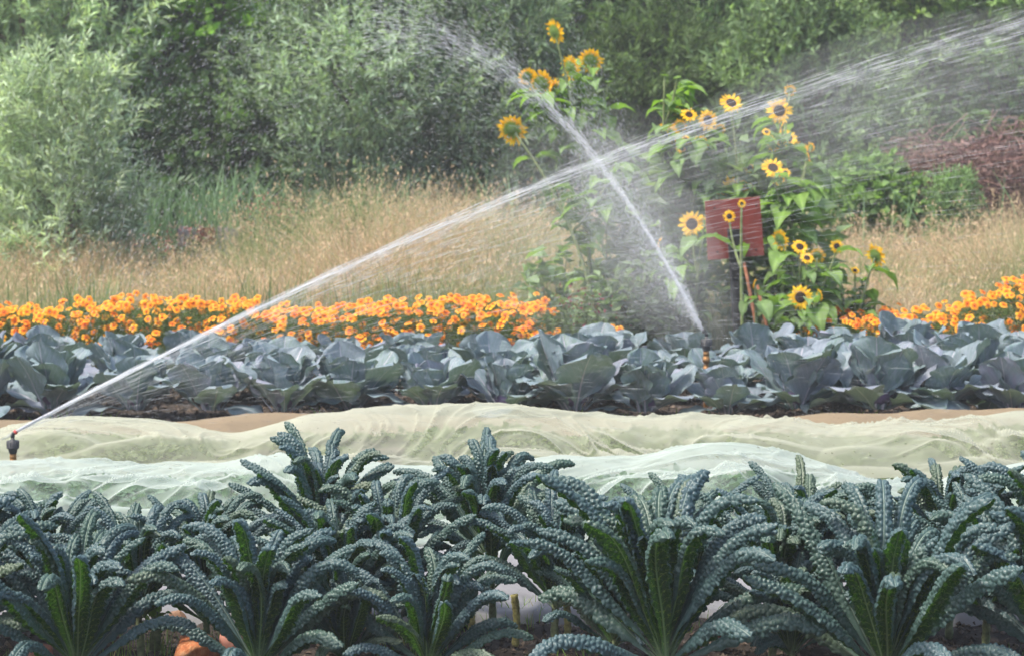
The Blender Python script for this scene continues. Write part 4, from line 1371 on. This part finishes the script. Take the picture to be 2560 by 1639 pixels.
for i, (px, py, h, lab) in enumerate([(367, 652, .17, 'bare yellow-green kale stalk left of centre'), (470, 650, .14, 'bare kale stalk half hidden beneath centre leaves'), (515, 640, .16, 'bare kale stalk with red leaf scars at centre'), (566, 640, .18, 'bare scarred kale stalk right of centre')]):
    c = P(px, py, 7.35)
    mb = MB(); zz = np.linspace(0, h + max(c.z, 0), 16)
    mb.tube(np.stack([.006 * np.sin(zz * 20), 0 * zz, zz], -1), .012 * (1 + .18 * (np.arange(16) % 2)), 10)
    me = mb.mesh('kale_stalk', simple('stalk_bark', (.30, .27, .10), .6, .3, .55, 55, .003))
    thing('kale_stalk', lab, 'stalk', (c.x, 7.35, 0), 'bare kale stalks', me)
c = P(155, 640, 7.3)
sd = thing('bolting_seedling', 'small bright green leafy plant on a dark stalk beside the orange rock', 'plant', (c.x, 7.3, 0))
mb = MB(); mb.tube([(0, 0, 0), (.005, 0, .06), (0, 0, .13)], [.02, .017, .012], 9)
link('stem', mb.mesh('stem', MAT_KSTEM), sd)
for i in range(11):
    a = i * 2.4; z = .05 + .008 * i
    link('leaf', SLEAF[4] if i % 2 else SLEAF[1], sd, (.012 * math.cos(a), .012 * math.sin(a), z), (0, -.7 - .05 * i, a), random.uniform(.05, .10))

rng = np.random.default_rng(31)
n_ = 9000
cp = np.stack([rng.uniform(-2.6, 2.6, n_), rng.uniform(6.3, 7.85, n_), np.zeros(n_)], -1)
c2 = np.stack([rng.uniform(-4, 4, 7000), rng.uniform(12.3, 14.6, 7000), np.zeros(7000)], -1)
cp = np.concatenate([cp, c2]); n_ = len(cp)
cp[:, 2] = fbm(cp[:, 0] * 9, cp[:, 1] * 9, 4, 3) * .035 + fbm(cp[:, 0] * 2, cp[:, 1] * 2, 2, 9) * .03 - .016
ov = np.array([[1, 0, 0], [-.5, .8, 0], [-.5, -.8, 0], [.1, .1, .8], [0, 0, -.6]])
sz = rng.uniform(.004, .016, n_) * np.where(cp[:, 1] > 12, 1.8, 1)
ang = rng.uniform(0, 6.28, n_); ca, sa_ = np.cos(ang), np.sin(ang)
V = ov[None] * rng.uniform(.6, 1.3, (n_, 5, 1)) * sz[:, None, None]
V = np.stack([V[..., 0] * ca[:, None] - V[..., 1] * sa_[:, None], V[..., 0] * sa_[:, None] + V[..., 1] * ca[:, None], V[..., 2]], -1) + cp[:, None, :]
b_ = np.arange(n_)[:, None] * 5
Ft = np.concatenate([b_ + np.array([q_]) for q_ in ([0, 1, 3], [1, 2, 3], [2, 0, 3], [1, 0, 4], [2, 1, 4], [0, 2, 4])], 0)
cc_ = np.array((.06, .048, .04)) * rng.uniform(.4, 2.4, (n_, 1)) * np.array([[1.05, 1, .95]])
tag(link('soil_crumbs', mesh('soil_crumbs', V.reshape(-1, 3), Ft, leafmat('crumbs', 0, .8, .3), False, np.repeat(cc_, 5, 0))), 'dark damp soil crumbs and grit in the beds', 'soil', kind='stuff')

# ------------------------------------------------------------------ water
def watermat(name, alpha):
    m, n = newmat(name)
    p = n.nodes.new('ShaderNodeBsdfDiffuse'); p.inputs[0].default_value = (.95, .97, 1, 1)
    t = n.nodes.new('ShaderNodeBsdfTranslucent'); t.inputs[0].default_value = (.95, .97, 1, 1)
    tp = n.nodes.new('ShaderNodeBsdfTransparent')
    body = mixsh(n, .6, p.outputs[0], t.outputs[0])
    surf(n, mixsh(n, alpha, tp.outputs[0], body))
    return m


def slivers(name, Pc, D, L, W, mat):
    """thin spindle drops"""
    n = len(Pc)
    D = unit(D)
    A = unit(np.cross(D, np.array([.2, .9, .3]))); B = np.cross(D, A)
    L = np.broadcast_to(L, (n,))[:, None]; W = np.broadcast_to(W, (n,))[:, None]
    vs = [Pc - D * L / 2]
    for kk in range(3):
        an = kk * 2 * math.pi / 3
        vs.append(Pc + (A * math.cos(an) + B * math.sin(an)) * W / 2)
    vs.append(Pc + D * L / 2)
    V = np.stack(vs, 1).reshape(-1, 3)
    b = np.arange(n)[:, None] * 5
    Ft = np.concatenate([b + np.array([[0, 2, 1]]), b + np.array([[0, 3, 2]]), b + np.array([[0, 1, 3]]), b + np.array([[4, 1, 2]]), b + np.array([[4, 2, 3]]), b + np.array([[4, 3, 1]])], 0)
    return mesh(name, V, Ft, mat)


MW = watermat('spray_water', .32)
MW2 = watermat('spray_mist_drops', .22)
MWJ = watermat('jet_water', .50)


def jet(org, sgn, a, b, n, xr, dens_pow, sa, tail, L, W, mat, name, ydrift, seed, xmin=.02, ysp=.04, gravb=0):
    rng = np.random.default_rng(seed)
    x = xmin + (xr - xmin) * rng.uniform(0, 1, n) ** dens_pow
    da = rng.normal(size=n) * sa - rng.exponential(1, n) * tail
    aa = a + da
    bb = b * (1 + rng.normal(size=n) * .04) + gravb * np.abs(da)
    z = aa * x - bb * x * x
    slope = aa - 2 * bb * x
    yy = rng.normal(size=n) * ysp * x + ydrift * x
    Pc = np.stack([org.x + sgn * x, org.y + yy, org.z + z], -1)
    D = np.stack([np.full(n, sgn * 1.0), np.full(n, ydrift), slope], -1)
    Pc = Pc + rng.normal(size=Pc.shape) * .0036
    ok = Pc[:, 2] > -2
    return slivers(name, Pc[ok], D[ok], (rng.uniform(L[0], L[1], n))[ok], (rng.uniform(W[0], W[1], n))[ok], mat)


s1 = thing('water_spray', 'long water jet from the left sprinkler sweeping up to the right corner', 'water spray', tuple(SP1)); s1['kind'] = 'stuff'
O0 = Vector((0, 0, 0))
link('jet', jet(O0, 1, .541, .029, 2100, 6.2, 1.5, .0055, .003, (.08, .30), (.0008, .0017), MWJ, 'jet', .02, 1, ysp=.008), s1)
link('spray', jet(O0, 1, .545, .030, 6000, 7.5, .80, .015, .085, (.07, .24), (.0007, .0016), MW, 'spray', .02, 2, gravb=.0, ysp=.05), s1)
link('drizzle', jet(O0, 1, .40, .05, 2800, 4.4, .75, .08, .12, (.02, .08), (.0009, .0018), MW2, 'drizzle', .05, 3, ysp=.06), s1)
s2 = thing('water_spray', 'water jet from the cabbage-bed sprinkler arching up to the left', 'water spray', tuple(SP2)); s2['kind'] = 'stuff'
link('jet', jet(O0, -1, 1.93, .53, 3600, 2.0, 1.4, .030, .0, (.02, .08), (.0010, .0021), MWJ, 'jet', -.05, 4, ysp=.03, xmin=.005), s2)
link('spray', jet(O0, -1, 1.95, .50, 7000, 3.9, .80, .16, .06, (.010, .035), (.0018, .0036), MW, 'spray', .05, 5, ysp=.12), s2)
link('fine_spray', jet(O0, -1, 1.45, .42, 5200, 3.9, .75, .38, .12, (.008, .028), (.0015, .0030), MW2, 'fine_spray', .05, 6, ysp=.15), s2)
link('nozzle_mist', jet(O0, -1, 1.9, .5, 11000, .80, 1.1, .50, .0, (.006, .022), (.0014, .0028), MW, 'nozzle_mist', .0, 16, ysp=.2, xmin=.003), s2)
link('mist_veil', jet(O0, -1, 1.25, .30, 5500, 1.9, .8, .55, .1, (.006, .025), (.0012, .0024), MW2, 'mist_veil', .0, 17, ysp=.2, xmin=.02), s2)
# fine drizzle falling over the cabbages
rng = np.random.default_rng(9)
n_ = 5500
Pc = np.stack([rng.uniform(-1.6, 3.4, n_), rng.uniform(12.2, 14.5, n_), rng.uniform(.05, 1.0, n_) ** 1.2], -1)
D = np.stack([rng.normal(.75, .15, n_), np.zeros(n_), rng.normal(-.62, .12, n_)], -1)
o = link('falling_drizzle', slivers('falling_drizzle', Pc, D, rng.uniform(.015, .05, n_), rng.uniform(.0010, .0020, n_), MW2))
tag(o, 'fine drizzle of drops falling across the cabbage bed', 'drizzle', kind='stuff')


# overall humid air
hz, n = newmat('haze')
v = n.nodes.new('ShaderNodeVolumePrincipled')
v.inputs['Density'].default_value = .002
v.inputs['Color'].default_value = (.93, .96, 1, 1)
o_ = n.nodes.new('ShaderNodeOutputMaterial')
n.links.new(v.outputs[0], o_.inputs['Volume'])
mb = MB(); mb.box(-30, 30, -12, 48, -1.2, 9)
tag(link('haze', mb.mesh('haze', hz, False)), 'thin humid haze in the air over the garden', 'haze', kind='stuff')


# solid first stretch of each jet, straight out of the nozzle
def core(parent, sgn, a, b, xmax, r0, r1):
    xx = np.linspace(0, xmax, 14)
    mb = MB()
    mb.tube(np.stack([sgn * xx, 0 * xx, a * xx - b * xx * xx], -1), np.linspace(r0, r1, 14), 8)
    link('jet_core', mb.mesh('jet_core', MW2), parent)
    mb = MB()
    mb.tube(np.stack([sgn * xx * .6, 0 * xx, a * xx * .6 - b * xx * xx * .36], -1), np.linspace(r0, r0 * .5, 14), 8)
    link('jet_core', mb.mesh('jet_core', MW), parent)


core(s1, 1, .541, .029, .55, .0035, .010)
core(s2, -1, 1.93, .53, .16, .0045, .012)


def mist(label, c, r, dens, tilt=0.0):
    m, n = newmat('mist')
    v = n.nodes.new('ShaderNodeVolumePrincipled')
    v.inputs['Density'].default_value = dens
    v.inputs['Color'].default_value = (1, 1, 1, 1)
    v.inputs['Anisotropy'].default_value = .0
    o_ = n.nodes.new('ShaderNodeOutputMaterial')
    n.links.new(v.outputs[0], o_.inputs['Volume'])
    mb = MB()
    mb.lathe([(max(.0005, math.sin(t)), -math.cos(t)) for t in np.linspace(0, math.pi, 20)], 28)
    tag(link('mist', mb.mesh('mist', m), None, c, (0, tilt, 0), r), label, 'mist', kind='stuff')


mist('soft mist around the lower half of the centre-right jet', tuple(P(655, 245, 13.9)), (.38, .30, .85), .26, -.52)
mist('wide thin mist left of the centre-right jet', tuple(P(600, 225, 13.9)), (.85, .32, .75), .12, -.5)
mist('thin mist drifting where the long spray widens at upper right', tuple(P(880, 100, 10.9)), (1.1, .35, .36), .15, -.28)
